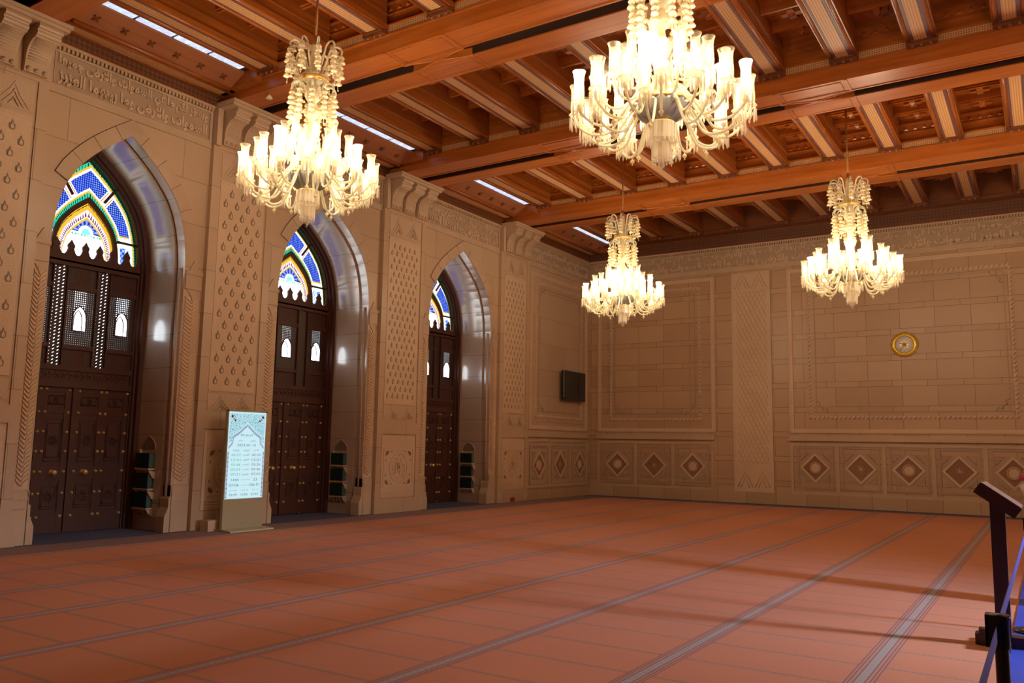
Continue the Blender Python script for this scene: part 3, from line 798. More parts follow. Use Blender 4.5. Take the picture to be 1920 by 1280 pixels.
glab = ['great timber ceiling beam above the leftmost pier at the top left corner', 'great timber ceiling beam above the pier behind the prayer time display, running between the two left chandeliers',
        'great timber ceiling beam above the pier left of the farthest doorway, behind the large right chandelier', 'great timber ceiling beam nearest the back wall, behind the two distant chandeliers']
LOZ = [-.27, 4.19, 8.65, 13.11, 17.57]
for gi, gy in enumerate(GY):
    e = empty('ceiling_beam', (8.65, gy, ZG)); tag(e, glab[gi], 'beam', 'great ceiling beams')
    b_ = MB()
    hs = .12                                                    # half width of the groove
    for s in (-1, 1):
        b_.box(-.1, W, gy+s*hs, gy+s*GH, ZG, ZG+.14)
        b_.box(-.1, W, gy+s*(GH-.05), gy+s*(GH-.002), ZG+.14, ZG+.27)
        b_.box(-.1, W, gy+s*(GH-.10), gy+s*(GH-.05), ZG+.14, ZD)
        b_.box(-.1, W, gy+s*(GH+.0), gy+s*(GH+.018), ZG+.24, ZG+.27); b_.box(-.1, W, gy+s*GH, gy+s*(GH+.018), ZG+.385, ZG+.41)
        b_.box(-.1, W, gy+s*(hs), gy+s*(hs+.035), ZG-.012, ZG)
        b_.box(-.1, W, gy+s*(GH-.06), gy+s*(GH-.10), ZG+.55, ZG+.57)
    wpart(b_, 'beam_boards', MT['wood_x'], e)
    g_ = MB(); g_.box(-.1, W, gy-hs-.01, gy+hs+.01, ZG+.14, ZG+.18)
    for s in (-1, 1): g_.box(-.1, W, gy+s*hs, gy+s*(hs-.006), ZG+.004, ZG+.14)
    wpart(g_, 'groove', MT['wood_slot'], e)
    for s in (-1, 1):
        t = MB(); t.box(-.1, W, gy+s*(GH-.05), gy+s*(GH+.006), ZG+.27, ZG+.385)
        wpart(t, 'carved_strip', MT['inlay_x'], e)
        d_ = MB()
        x = .2
        while x < W:
            yy = gy+s*(GH-.052); zc_ = 7.74
            d_.add([(x-.055, yy, zc_), (x+.055, yy, zc_), (x, yy, zc_+.09), (x, yy+s*.03, zc_+.035)], [(0, 1, 3), (1, 2, 3), (2, 0, 3)])
            x += .16
        d_.box(-.1, W, gy+s*(GH-.05), gy+s*(GH-.02), 7.86, 7.89); d_.box(-.1, W, gy+s*(GH-.05), gy+s*(GH-.03), 7.69, 7.71)
        wpart(d_, 'triangle_row', MT['wood_x'], e)
    for lx in LOZ[1:4]:
        l_ = MB()
        # ogee-ended panel with a lozenge knot closing the groove
        for s in (-1, 1):
            for q in (-1, 1):
                P_ = [(0, 0), (.10, .012), (.20, .035), (.32, .072), (.42, .09), (.55, .102), (.55, .13), (0, .13)]
                l_.prism([(lx+q*a, gy+s*c2) for a, c2 in P_], lambda x_, y_: (x_, y_, ZG-.006), lambda x_, y_: (x_, y_, ZG+.10))
                C_ = [(lx+q*a, gy+s*(c2+.012), ZG-.008) for a, c2 in P_[:6]]
                l_.tube(C_, .016, 5)
            l_.box(lx-.56, lx-.52, gy+s*.10, gy+s*GH, ZG-.014, ZG); l_.box(lx+.52, lx+.56, gy+s*.10, gy+s*GH, ZG-.014, ZG)
            rectl = [(lx-.46, gy+s*.17), (lx+.46, gy+s*.17), (lx+.46, gy+s*.52), (lx-.46, gy+s*.52)]
            l_.tube([(a, c2, ZG-.002) for a, c2 in rectl+rectl[:1]], .010, 4)
        l_.prism([(lx-.06, gy), (lx, gy-.04), (lx+.06, gy), (lx, gy+.04)], lambda x_, y_: (x_, y_, ZG-.02), lambda x_, y_: (x_, y_, ZG))
        wpart(l_, 'knot_panel', MT['wood_x'], e)
# timber cornice at the back wall
e = empty('wall_cornice', (8.65, -.25, ZC)); tag(e, 'dark carved timber cornice along the top of the back wall', 'cornice')
b_ = MB(); b_.box(-.1, W, -.10, 0, ZC, 7.36); b_.box(-.1, W, -.42, 0, 7.36, 7.44); b_.box(-.1, W, -.50, 0, 7.44, ZD)
wpart(b_, 'fascia_boards', MT['wood_dk'], e)
b_ = MB(); b_.box(-.05, W, -.115, -.10, ZC+.05, 7.30)
wpart(b_, 'carved_fascia', MT['fascia_x'], e)

# joists: one kind, copied
def make_joist(L):
    e = empty('joist', (0, 0, 7.4))
    b_ = MB(); h = L/2
    b_.box(-.17, .17, -h, h, .10, ZD-7.402); b_.box(-.21, .21, -h, h, .035, .10)
    for s in (-1, 1):
        b_.tube([(s*.165, -h+.05, .02), (s*.165, h-.10, .02)], .028, 8); b_.box(s*.12, s*.21, -h+.02, h-.06, .02, .04)
        b_.box(s*.17, s*.19, -h, h, .26, .285)
    b_.build('joist_board', MT['wood_y'], e)
    i_ = MB(); i_.box(-.085, .085, -h+.06, h-.12, .008, .04); i_.build('inlay_strip', MT['inlay_y'], e)
    p_ = MB()
    for s in (-1, 1): p_.box(s*.087, s*.125, -h+.06, h-.12, .014, .04)
    p_.build('inlay_border', MT['purple'], e)
    for s in (-1, 1):
        c_ = MB(); c_.box(-.20, .20, s*(h-.10), s*h, -.05, .06); c_.box(-.17, .17, s*(h-.14), s*h, -.01, .06)
        for k in (-1, 0, 1): c_.lathe([(0, -.085), (.03, -.075), (.038, -.05), (.038, -.01)], 8, (k*.12, s*(h-.07), 0))
        c_.build('end_corbel', MT['wood_dk'], e)
    return e
ords = ['first', 'second', 'third', 'fourth', 'fifth', 'sixth', 'seventh', 'eighth', 'ninth', 'tenth', 'eleventh', 'twelfth', 'thirteenth', 'fourteenth']
for si, (ya, yb) in enumerate(spans):
    proto = None
    for i, x in enumerate(JX):
        o = make_joist(yb-ya-.02) if proto is None else copy_tree(proto)
        proto = proto or o
        o.location = (x, (ya+yb)/2, 7.4)
        tag(o, 'timber joist, %s from the doorway wall, %s' % (ords[i], bl[si]), 'joist', 'ceiling joists')

# cove with lights between the first joist and the arcade wall
m, nt = mat('clerestory_glass'); n = N(nt); p = n.xyz(n.obj())
v = n.n('ShaderNodeTexVoronoi'); v.inputs['Scale'].default_value = 14; n.link(n.obj(), v.inputs['Vector'])
cc = n.ramp(v.outputs[0], [(0, (1.0, .45, .30)), (.22, (.95, .75, .85)), (.38, (.55, .65, 1.0)), (.6, (.75, .85, 1.0)), (1, (.9, .95, 1.0))])
e_ = n.n('ShaderNodeEmission'); n.link(cc, e_.inputs[0]); e_.inputs[1].default_value = .95; n.out(e_.outputs[0]); MT['clere'] = m
cb_ = [(GY[0]+GH, GY[1]-GH), (GY[1]+GH, GY[2]-GH), (GY[2]+GH, GY[3]-GH), (GY[3]+GH, -.10)]
cl = ['timber cove with daylit slot above the nearest doorway', 'timber cove with daylit slot above the middle doorway', 'timber cove with daylit slot above the farthest doorway', 'timber cove with daylit slot in the far left corner above the television']
for k, (ya, yb) in enumerate(cb_):
    e = empty('timber_cove', (.3, (ya+yb)/2, 7.03)); tag(e, cl[k], 'cove', 'timber coves with daylit slots')
    b_ = MB(); b_.box(-.12, -.02, ya, yb, ZC, 7.24); b_.box(-.12, .36, ya, yb, 7.24, 7.30)
    b_.tube([(.02, ya, 7.235), (.02, yb, 7.235)], .025, 6); b_.tube([(.38, ya+.15, 7.22), (.38, yb-.15, 7.22)], .035, 8); b_.tube([(.24, ya, 7.235), (.24, yb, 7.235)], .02, 6)
    b_.box(.93, 1.0, ya, yb, 7.42, ZD)
    b_.box(-.1, 1.0, ya, ya+.14, 7.24, 7.60); b_.box(-.1, 1.0, yb-.14, yb, 7.24, 7.60)
    wpart(b_, 'cove_mouldings', MT['wood_y'], e)
    b_ = MB(); b_.box(-.02, -.008, ya, yb, ZC+.02, 7.21); wpart(b_, 'carved_fascia', MT['fascia'], e)
    b_ = MB(); b_.box(.06, .20, ya+.1, yb-.1, 7.225, 7.25); wpart(b_, 'carved_strip', MT['inlay_y'], e)
    b_ = MB()
    b_.prism([(.38, 7.235), (.72, 7.43), (.72, 7.46), (.38, 7.27)], lambda x, z: (x, ya+.14, z), lambda x, z: (x, yb-.14, z))
    wpart(b_, 'sloped_panel', MT['wood_pan'], e)
    ax = Vector((.34, 0, .195)).normalized(); nz = Vector((.195, 0, -.34)).normalized(); L = yb-ya-.28
    for i in range(6):
        y = ya+.14+L*(i+.6)/6.2; c_ = Vector((.53, y, 7.321)); mo = MB()
        for a in range(4):
            q = a*PI/2+PI/4; d_ = ax*math.cos(q)+Vector((0, 1, 0))*math.sin(q)
            mo.obox(c_+d_*.035+nz*.008, d_, d_.cross(nz), nz, .028, .014, .012)
        mo.obox(c_+nz*.012, ax, Vector((0, 1, 0)), nz, .014, .014, .012)
        wpart(mo, 'carved_flower', MT['wood_dk'], e)
    nl = 4
    for i in range(nl):
        a0 = ya+.22+(L-.16)*i/nl; a1 = a0+(L-.16)/nl-.05
        w_ = MB(); w_.box(.75, .905, a0, a1, 7.44, 7.455); wpart(w_, 'glass_slot', MT['clere'], e)
    b_ = MB(); b_.box(.72, .95, ya+.14, yb-.14, 7.46, 7.50); wpart(b_, 'slot_backing', MT['wood_slot'], e)
tiny = MB(); tiny.lathe([(0, 0), (.010, 0), (.058, -.085), (.05, -.09), (0, -.09)], 12)
o = tiny.build('ceiling_speaker', simple('cream_plastic', (.72, .60, .42), .5), None, (1.06, -13.55, ZG)); tag(o, 'small cream cone fixed under the great beam left of the left chandelier', 'ceiling speaker')

# ------------------------------------------------------------------ stained glass tympana
tab = []
for i in range(len(CP)-1):
    for t in range(12):
        f = t/12; dx_ = CP[i][0]+(CP[i+1][0]-CP[i][0])*f; dz_ = CP[i][1]+(CP[i+1][1]-CP[i][1])*f
        tab.append((math.atan2(dz_/1.8, dx_), math.hypot(dx_, dz_/1.8)))
tab.append((PI/2, 1.0))
def lvl(u, z, A):
    """level of the arch family through (u, z): 1 on the outer glass edge of half width A"""
    x, y = abs(u)/A, (z-ZS)/(1.66)
    if y <= 0: return x
    a = math.atan2(y, x); r0 = math.hypot(x, y)
    lo, hi = 0, len(tab)-1
    while hi-lo > 1:
        md = (lo+hi)//2
        if tab[md][0] <= a: lo = md
        else: hi = md
    f = (a-tab[lo][0])/max(1e-6, tab[hi][0]-tab[lo][0])
    return r0/(tab[lo][1]+(tab[hi][1]-tab[lo][1])*f)
YEL = (.20, .10, .006); TEAL = (.006, .125, .070); WHT = (.30, .30, .28); BLU = (.006, .014, .135); BLK = (.001, .001, .003); PNK = (.26, .15, .16); BRN = (.030, .006, .006); LBL = (.07, .12, .22); ORG = (.17, .05, .006)
def glass_col(u, z, A):
    s = lvl(u, z, A); D = lambda a: (a-s)*A
    ang = math.atan2(z-ZS, abs(u)+1e-6)
    if s > .60:
        # ring panes: bars at an angle and low down
        if z < 4.60:
            if D(1) < .10: return YEL if (D(1) < .03 or D(1) > .075) else ((TEAL) if (z*22) % 1 > .3 else BLK)
            if z > 4.55: return WHT
            if D(1) < .14 or s < .66: return WHT
            return LBL if math.sin(u*75)*math.sin(z*75) > 0 else (WHT if math.sin(u*37) > .2 else BLU)
        bd = abs(math.sin(ang)*abs(u)*1.0-math.cos(ang)*(z-ZS))
        # distance from the slanting bar through (.28,5.23)-(.53,5.57)
        bx_ = abs((abs(u)-.30*A)*.806-(z-5.25)*.592)
        do, di = D(1.0), (s-.60)*A
        if do < .028: return YEL
        if do < .075: return TEAL if (ang*30) % 1 > .28 or do < .040 else BLK
        if do < .100: return YEL
        if do < .125: return WHT
        if di < .045: return TEAL if (ang*24) % 1 > .3 else BLK
        if di < .065: return YEL
        if di < .085: return WHT
        if bx_ < .045: return WHT
        if bx_ < .062: return ORG
        if bx_ < .080: return WHT
        if z < 4.74: return WHT if z < 4.72 else YEL
        g1 = math.sin((u+z)*88); g2 = math.sin((u-z)*88)
        if g1*g2 > .45: return BLK
        if g1*g2 < -.62: return LBL
        return BLU
    dd = (.545-s)*A
    if dd < .014: return YEL
    if dd < .022: return BLK
    if dd < .062: return YEL
    if dd < .135:
        t = (ang*16) % 1; hgt = (dd-.068)/.055
        return BRN if (0 < hgt < 1 and abs(t-.5) < .42*hgt) else PNK if dd < .075 else (.24, .19, .20)
    if dd < .155: return YEL
    # fan of petals
    cz_ = 4.66; r_p = math.hypot(u, z-cz_); a = math.atan2(z-cz_, u)
    if z < cz_-.02:
        if abs((abs(u)*14) % 1-.5) < .06: return (.40, .22, .10)
        return (.9, .9, .86) if z < 4.60 else TEAL if (u*20) % 1 > .5 else WHT
    if r_p < .07: return (.06, .22, .17)
    if r_p < .085: return WHT
    if a < -.05 or a > PI+.05: return WHT
    k = round((a-PI/14)/(PI/7)); a0 = PI/14+k*PI/7; t = r_p-.12; L = .215
    if 0 < t < L:
        wd_ = .020+.044*math.sin(min(1, t/L)*PI*.72)
        off = abs(r_p*math.sin(a-a0))
        if off < wd_:
            if off > wd_*.78 or abs(t-L*.45) < .008: return (.002, .003, .02)
            return BLU if off > wd_*.35 else (.05, .09, .20)
        if off < wd_+.012: return PNK
        return WHT if t < L*.5 else (.04, .19, .14)
    return (.24, .26, .24) if t < 0 else (.04, .19, .14)
m, nt = mat('stained_glass'); n = N(nt)
at = n.n('ShaderNodeAttribute'); at.attribute_name = 'glass_colour'
t_ = n.n('ShaderNodeBsdfTransparent'); n.link(at.outputs['Color'], t_.inputs[0])
g_ = n.n('ShaderNodeBsdfGlossy'); g_.inputs['Roughness'].default_value = .08
mx = n.n('ShaderNodeMixShader'); mx.inputs[0].default_value = .04; n.link(t_.outputs[0], mx.inputs[1]); n.link(g_.outputs[0], mx.inputs[2])
n.out(mx.outputs[0]); MT['glass'] = m
def glass_mesh(name, A, keep, cell=.009):
    vs = {}; V = []; F_l = []; Cc = []
    nu = int(2*A/cell)+2; nz_ = int(1.75/cell)+2
    def vid(i, j):
        k = (i, j)
        if k not in vs: vs[k] = len(V); V.append((0, -A-.01+i*cell, 4.24+j*cell-ZS))
        return vs[k]
    for i in range(nu):
        for j in range(nz_):
            u = -A-.01+(i+.5)*cell; z = 4.24+(j+.5)*cell; s = lvl(u, z, A)
            if s > 1.01 or not keep(u, z, s): continue
            F_l.append((vid(i, j), vid(i+1, j), vid(i+1, j+1), vid(i, j+1))); Cc.append(glass_col(u, z, A))
    me = bpy.data.meshes.new(name); me.from_pydata(V, [], F_l); me.materials.append(MT['glass'])
    ca = me.color_attributes.new('glass_colour', 'FLOAT_COLOR', 'CORNER')
    flat = []
    for c_ in Cc: flat += [c_[0], c_[1], c_[2], 1.0]*4
    ca.data.foreach_set('color', flat); me.update(); return me
wlab = ['stained glass arch of blue, teal and gold above the nearest doorway', 'stained glass arch above the middle doorway, half hidden by the left chandelier', 'stained glass arch above the farthest doorway']
def bar_side(u, z, A): return (abs(u)-.30*A)*.806-(z-5.25)*.592
for bi, (c_, a_) in enumerate(arch):
    A = a_-.15
    e = empty('window_%d' % (bi+1), (DX, c_, ZS)); tag(e, wlab[bi], None, None, 'structure')
    parts = [('fan_pane', lambda u, z, s: s < .56), ('upper_ring_pane', lambda u, z, s: s >= .585 and bar_side(u, z, A) < 0),
             ('side_ring_pane', lambda u, z, s: s >= .585 and bar_side(u, z, A) >= 0 and z > 4.63 and u > 0), ('side_ring_pane', lambda u, z, s: s >= .585 and bar_side(u, z, A) >= 0 and z > 4.63 and u < 0),
             ('corner_pane', lambda u, z, s: s >= .585 and z <= 4.63 and u > 0), ('corner_pane', lambda u, z, s: s >= .585 and z <= 4.63 and u < 0)]
    for nm, kp in parts:
        me = glass_mesh(nm, A, kp); o = bpy.data.objects.new(nm, me); COL.objects.link(o); o.parent = e; o.location = (.0, 0, 0)
    f = MB()
    def arcpts(s, zb=0): return [(c_-dx*A*s, ZS+dz*1.66/1.8*s) for dx, dz in CP]+[(c_+dx*A*s, ZS+dz*1.66/1.8*s) for dx, dz in CP[::-1][1:]]
    def ring(s0, s1, x0, x1):
        P, Q = arcpts(s0), arcpts(s1); n_ = len(P)
        for i in range(n_-1): f.prism([P[i], P[i+1], Q[i+1], Q[i]], lambda y, z: (x0, y, z), lambda y, z: (x1, y, z))
    ring(.545, .60, DX-.02, DX+.035)
    ring(.985, 1.02, DX-.02, DX+.03)
    for s in (-1, 1):
        p0 = (c_+s*.28*A, 5.22); p1 = (c_+s*.56*A, 5.60)
        f.tube([(DX+.01, p0[0], p0[1]), (DX+.01, p1[0], p1[1])], .024, 6)
        f.tube([(DX+.01, c_+s*.57*A, 4.63), (DX+.01, c_+s*1.0*A, 4.63)], .022, 6)
    wpart(f, 'glazing_bars', MT['door2'], e)
    # scalloped dark cresting in front of the foot of the glass
    g = MB(); npk = 8; sp = 2*A/npk
    g.box(DX-.02, DX+.05, c_-A-.12, c_+A+.12, 4.14, 4.262)
    for k in range(npk+1):
        y = c_-A+sp*k; hwd = sp*.5
        P = [(-hwd, 4.26), (-hwd*.80, 4.268), (-hwd*.62, 4.29), (-hwd*.50, 4.325), (-hwd*.40, 4.36), (-hwd*.50, 4.39), (-hwd*.46, 4.42), (-hwd*.22, 4.455), (0, 4.50)]; P = P+[(-a, z) for a, z in P[::-1][1:]]
        P = [(max(c_-A-.1, min(c_+A+.1, y+a)), z) for a, z in P]
        g.prism(P, lambda yy, z: (DX+.02, yy, z), lambda yy, z: (DX+.05, yy, z))
    wpart(g, 'cresting', MT['door'], e)

# ------------------------------------------------------------------ doors
def pierced(name, sc, thr, kind):
    m, nt = mat(name); n = N(nt); p = n.xyz(n.obj())
    if kind == 'slant':
        a = n.m('SINE', n.m('MULTIPLY', n.m('SUBTRACT', p[2], n.m('MULTIPLY', p[1], .55)), sc)); b_ = n.m('ABSOLUTE', n.m('SINE', n.m('MULTIPLY', p[1], 45.0)))
    else:
        a = n.m('SINE', n.m('MULTIPLY', n.m('ADD', p[1], p[2]), sc)); b_ = n.m('SINE', n.m('MULTIPLY', n.m('SUBTRACT', p[1], p[2]), sc))
    f = n.m('GREATER_THAN', n.m('MULTIPLY', a, b_), thr)
    t = n.n('ShaderNodeBsdfTransparent'); w_ = n.bsdf((.045, .016, .010, 1), .5)
    mx = n.n('ShaderNodeMixShader'); n.link(f, mx.inputs[0]); n.link(w_, mx.inputs[1]); n.link(t.outputs[0], mx.inputs[2]); n.out(mx.outputs[0])
    return m
dlab = ['tall dark studded double door nearest the camera, left of the prayer time display', 'tall dark studded double door right of the prayer time display', 'tall dark studded double door farthest away, near the television']
m, nt = mat('pale_window_glass'); n = N(nt)
t = n.n('ShaderNodeBsdfTransparent'); t.inputs[0].default_value = (.9, .93, 1, 1); g_ = n.n('ShaderNodeBsdfGlossy'); g_.inputs[1].default_value = .05
mx = n.n('ShaderNodeMixShader'); mx.inputs[0].default_value = .06; n.link(t.outputs[0], mx.inputs[1]); n.link(g_.outputs[0], mx.inputs[2]); n.out(mx.outputs[0]); MT['pane'] = m
stud_me = None
for bi, (c_, a_) in enumerate(arch):
    ao = a_-.02; e = empty('door_%d' % (bi+1), (DX, c_, 0)); tag(e, dlab[bi], None, None, 'structure')
    sunlit_ = bi == 0
    # frame hood following the arch
    f = MB()
    P = arch_full(c_, ao, .985, zb=0)
    for (d0, d1, x0, x1) in ((.0, -.075, DX-.08, DX+.16), (-.07, -.115, DX-.08, DX+.09), (-.11, -.14, DX-.08, DX+.045)):
        A_, B_ = offset(P, d0-.003), offset(P, d1)
        for i in range(len(P)-1):
            f.prism([A_[i], A_[i+1], B_[i+1], B_[i]], lambda y, z: (x0, y, z), lambda y, z: (x1, y, z))
    wpart(f, 'door_frame', MT['door'], e)
    # transom screen
    zt0, zt1 = 2.52, 4.16; L0, L1 = c_-ao+.12, c_+ao-.12; Wd = L1-L0
    fr = MB(); fr.box(DX-.04, DX+.05, L0, L1, 2.46, 2.54); fr.box(DX-.04, DX+.05, L0, L1, 4.08, 4.17); fr.box(DX-.04, DX+.06, L0, L1, 2.20, 2.29)
    fr.box(DX-.04, DX+.02, L0, L1, 2.29, 2.46)
    # three window columns and two narrow strips between
    wc = Wd*.245; ws = Wd*.105; st = (Wd-3*wc-2*ws)/6
    cols = []; y = L0+st*.5
    for k in range(5):
        w_ = wc if k % 2 == 0 else ws
        cols.append((y+st*.25, y+st*.25+w_, k % 2)); y += w_+st*1.25
    edge = L0
    for (ya, yb, kk) in cols: fr.box(DX-.04, DX+.04, edge, ya, 2.5, 4.12); edge = yb
    fr.box(DX-.04, DX+.04, edge, L1, 2.5, 4.12)
    for (ya, yb, kk) in cols:
        if not kk:
            for z in (2.83, 3.76): fr.box(DX-.03, DX+.035, ya, yb, z-.035, z+.035)
    wpart(fr, 'transom_frame', MT['door'], e)
    cv = MB()
    rr = random.Random(5)
    for i in range(int(Wd/.05)):
        y = L0+.03+i*.05
        cv.tube([(DX+.022, y, 2.32+.03*(i % 2)), (DX+.026, y+.03, 2.375), (DX+.022, y, 2.43-.03*(i % 2))], .006, 4)
    wpart(cv, 'carved_rail', MT['door'], e)
    sm = pierced('pierced_screen_%d' % bi, 95, .72 if sunlit_ else .93, 'grid'); sl = pierced('pierced_slats_%d' % bi, 115, .74 if sunlit_ else .995, 'slant')  # smaller holes on the other doors stand in for shade outside
    for (ya, yb, kk) in cols:
        if kk:
            s = MB(); s.box(DX-.012, DX+.004, ya, yb, 2.54, 4.08); wpart(s, 'slat_strip', sl, e)
            continue
        yc = (ya+yb)/2; ww = yb-ya
        zw0, zw1, hw = 3.09, 3.28, ww*.24
        s = MB()
        hole = [(yc-hw, zw0), (yc-hw, zw1), (yc-hw*.9, zw1+.08), (yc-hw*.55, zw1+.155), (yc, zw1+.20), (yc+hw*.55, zw1+.155), (yc+hw*.9, zw1+.08), (yc+hw, zw1), (yc+hw, zw0)]
        s.box(DX-.012, DX+.004, ya, yb, 2.865, zw0); s.box(DX-.012, DX+.004, ya, yc-hw, zw0, 3.725); s.box(DX-.012, DX+.004, yc+hw, yb, zw0, 3.725)
        top = [(yy, 3.725) for yy, z in hole[1:-1]]
        s.strip([(DX+.004, a, b2) for a, b2 in hole[1:-1]], [(DX+.004, a, b2) for a, b2 in top])
        wpart(s, 'lattice_panel', sm, e)
        b_ = MB(); b_.tube([(DX+.008, a, b2) for a, b2 in hole+hole[:1]], .012, 5)
        b_.tube([(DX-.07, yc+(a-yc)*.62+.02, zw0+(b2-zw0)*.86) for a, b2 in hole+hole[:1]], .010, 5)
        wpart(b_, 'arched_opening', MT['door'], e)
        for (z0, z1) in ((2.54, 2.80), (3.79, 4.08)):
            t = MB(); t.box(DX-.012, DX+.004, ya, yb, z0, z1); wpart(t, 'square_panel', MT['door2'], e)
            if sunlit_:
                for sy in (-1, 1):
                    h_ = MB(); h_.box(DX+.004, DX+.006, yc+sy*ww*.36-.035, yc+sy*ww*.36+.035, z0+.03, z1-.03); wpart(h_, 'pierced_corner', sm, e)
    th = MB(); th.box(DX-.10, DX-.031, L0-.1, L1+.1, -.02, 2.5); wpart(th, 'sky_gap_blocker', MT['door2'], e)  # unseen panel added behind the leaves to block sky light at gaps
    # leaves
    lz1 = 2.215
    for s in (0, 1):
        y0_, y1_ = (L0-.01, c_-.004) if s == 0 else (c_+.004, L1+.01)
        lw_ = y1_-y0_
        l_ = MB(); xf = DX+.02
        l_.box(DX-.03, xf-.012, y0_, y1_, .015, lz1)
        y4 = [y0_+lw_*.0, y0_+lw_*.13, y0_+lw_*.44, y0_+lw_*.60, y0_+lw_*.88, y1_]
        l_.box(xf-.012, xf, y0_, y4[1], .015, lz1); l_.box(xf-.012, xf, y4[2], y4[3], .015, lz1); l_.box(xf-.012, xf, y4[4], y1_, .015, lz1)
        for (za, zb) in ((.015, .30), (.80, .98), (1.80, 1.88), (2.12, lz1)):
            l_.box(xf-.012, xf-.002, y0_, y1_, za, zb)
        if s == 1: l_.box(xf, xf+.03, y0_-.02, y0_+.05, .015, lz1)
        for (za, zb) in ((.36, .74), (1.05, 1.74), (1.93, 2.08)):
            for (p0, p1) in ((y4[1], y4[2]), (y4[3], y4[4])):
                yc, zc_ = (p0+p1)/2, (za+zb)/2
                for q in (.92, .74): 
                    hy, hz = (p1-p0)/2*q, (zb-za)/2*q
                    R4 = [(yc-hy, zc_-hz), (yc+hy, zc_-hz), (yc+hy, zc_+hz), (yc-hy, zc_+hz), (yc-hy, zc_-hz)]
                    l_.tube([(xf-.010, a, b2) for a, b2 in R4], .007, 4)
                r2 = min(p1-p0, zb-za)/2*.62
                for k in range(12):
                    a = k*PI/6
                    l_.tube([(xf-.010, yc+r2*.25*math.cos(a), zc_+r2*.25*math.sin(a)), (xf-.007, yc+r2*math.cos(a+.3), zc_+r2*math.sin(a+.3))], .006, 4)
        lf = wpart(l_, 'door_leaf', [MT['door']], e)
        if stud_me is None:
            sd = MB(); sd.lathe_x([(.024, 0), (.024, .006), (.017, .024), (0, .034)], 10); stud_me = sd.mesh('stud', MT['gold'])
            kb = MB(); kb.lathe_x([(.045, 0), (.045, .008), (.018, .014), (.016, .045), (.034, .060), (.042, .080), (.034, .10), (0, .112)], 14); knob_me = kb.mesh('door_knob', MT['gold'])
            bt_ = MB(); bt_.lathe_x([(.012, 0), (.012, .02), (0, .026)], 8); bolt_me = bt_.mesh('floor_bolt', MT['silver'])
        yy = [y0_+lw_*.065, y0_+lw_*.475, y0_+lw_*.565, y0_+lw_*.94]
        if s == 1: yy[0] += .03
        for z in (.255, .60, .922, 1.225, 1.52, 1.817, 2.16):
            for y in yy:
                o = bpy.data.objects.new('stud', stud_me); COL.objects.link(o); o.parent = lf; o.location = (xf-DX, y-c_, z)
        o = bpy.data.objects.new('door_knob', knob_me); COL.objects.link(o); o.parent = lf; o.location = (xf-DX-.01, (y0_+lw_*(.76 if s == 0 else .26))-c_, .91)
        o = bpy.data.objects.new('floor_bolt', bolt_me); COL.objects.link(o); o.parent = lf; o.location = (xf-DX-.012, (y0_+lw_*.5)-c_, .03)

# ------------------------------------------------------------------ niches with books in the far reveals
nlab = ['beside the nearest doorway', 'beside the middle doorway', 'beside the farthest doorway']
book_me = {}
for bi, (c_, a_) in enumerate(arch):
    yr = c_+a_-.02
    e = empty('book_niche', (-.69, yr, .3)); tag(e, 'carved stone book niche in the reveal ' + nlab[bi], 'niche', 'stone book niches')
    b_ = MB(); x0, x1 = -.86, -.50; xc = -.68
    b_.box(x0-.02, x0, yr-.04, yr, .36, 1.27)
    for z in (.355, .655, .975): b_.box(x0-.01, x1+.01, yr-.115, yr, z-.03, z)
    for z in (.60, .92):
        b_.prism([(0, z-.0), (.11, z+.02), (.11, z-.0), (.04, z-.10), (0, z-.12)], lambda d_, zz_: (x1-.005, yr-d_, zz_), lambda d_, zz_: (x1+.02, yr-d_, zz_))
    for k in range(5):
        b_.prism([(0, .32), (.10, .32), (.07, .26), (0, .22)], lambda d_, zz_: (x0+k*.085, yr-d_, zz_), lambda d_, zz_: (x0+.03+k*.085, yr-d_, zz_))
    ap = [(xc-.18, 1.26), (xc-.17, 1.34), (xc-.11, 1.42), (xc, 1.49), (xc+.11, 1.42), (xc+.17, 1.34), (xc+.18, 1.26)]
    b_.tube([(x, yr-.002, z) for x, z in ap], .010, 6)
    wpart(b_, 'niche_shelves', MT['stone'], e)
    r_ = MB(); r_.prism(ap, lambda x, z: (x, yr-.001, z), lambda x, z: (x, yr-.006, z)); wpart(r_, 'niche_shade_plate', MT['stone_in'], e)  # flat dark plate; shade inside the niche is put into its colour
    for ri, z in enumerate((.355, .655, .975)):
        rw_ = ('bottom', 'middle', 'top')[ri]
        for k in range(6):
            w_ = .052; x = x0+.008+k*.0565
            bk = MB(); hh = .235; dd = .10
            bk.cur = 0; bk.box(0, w_, -dd, -dd+.006, 0, hh); bk.box(0, .005, -dd, 0, 0, hh); bk.box(w_-.005, w_, -dd, 0, 0, hh)
            for q in (.03, .06, .19): bk.box(.002, w_-.002, -dd-.003, -dd, q, q+.006)
            if k == 5: bk.cur = 1; bk.box(w_, w_+.002, -dd+.01, -.01, .01, hh-.01)
            bk.cur = 2; bk.box(.005, w_-.005, -dd+.006, -.004, .006, hh-.006)
            key = (k == 5)
            if key not in book_me: book_me[key] = bk.mesh('book', [MT['green'], MT['green2'], MT['cream']])
            o = bpy.data.objects.new('book', book_me[key]); COL.objects.link(o); o.location = (x, yr-.004, z+.001)
            tag(o, ('green book with pale patterned side, %s row of the niche %s' if key else 'dark green book standing in the %s row of the niche %s') % (rw_, nlab[bi]), 'book', 'green books, %s row of the niche %s' % (rw_, nlab[bi]))

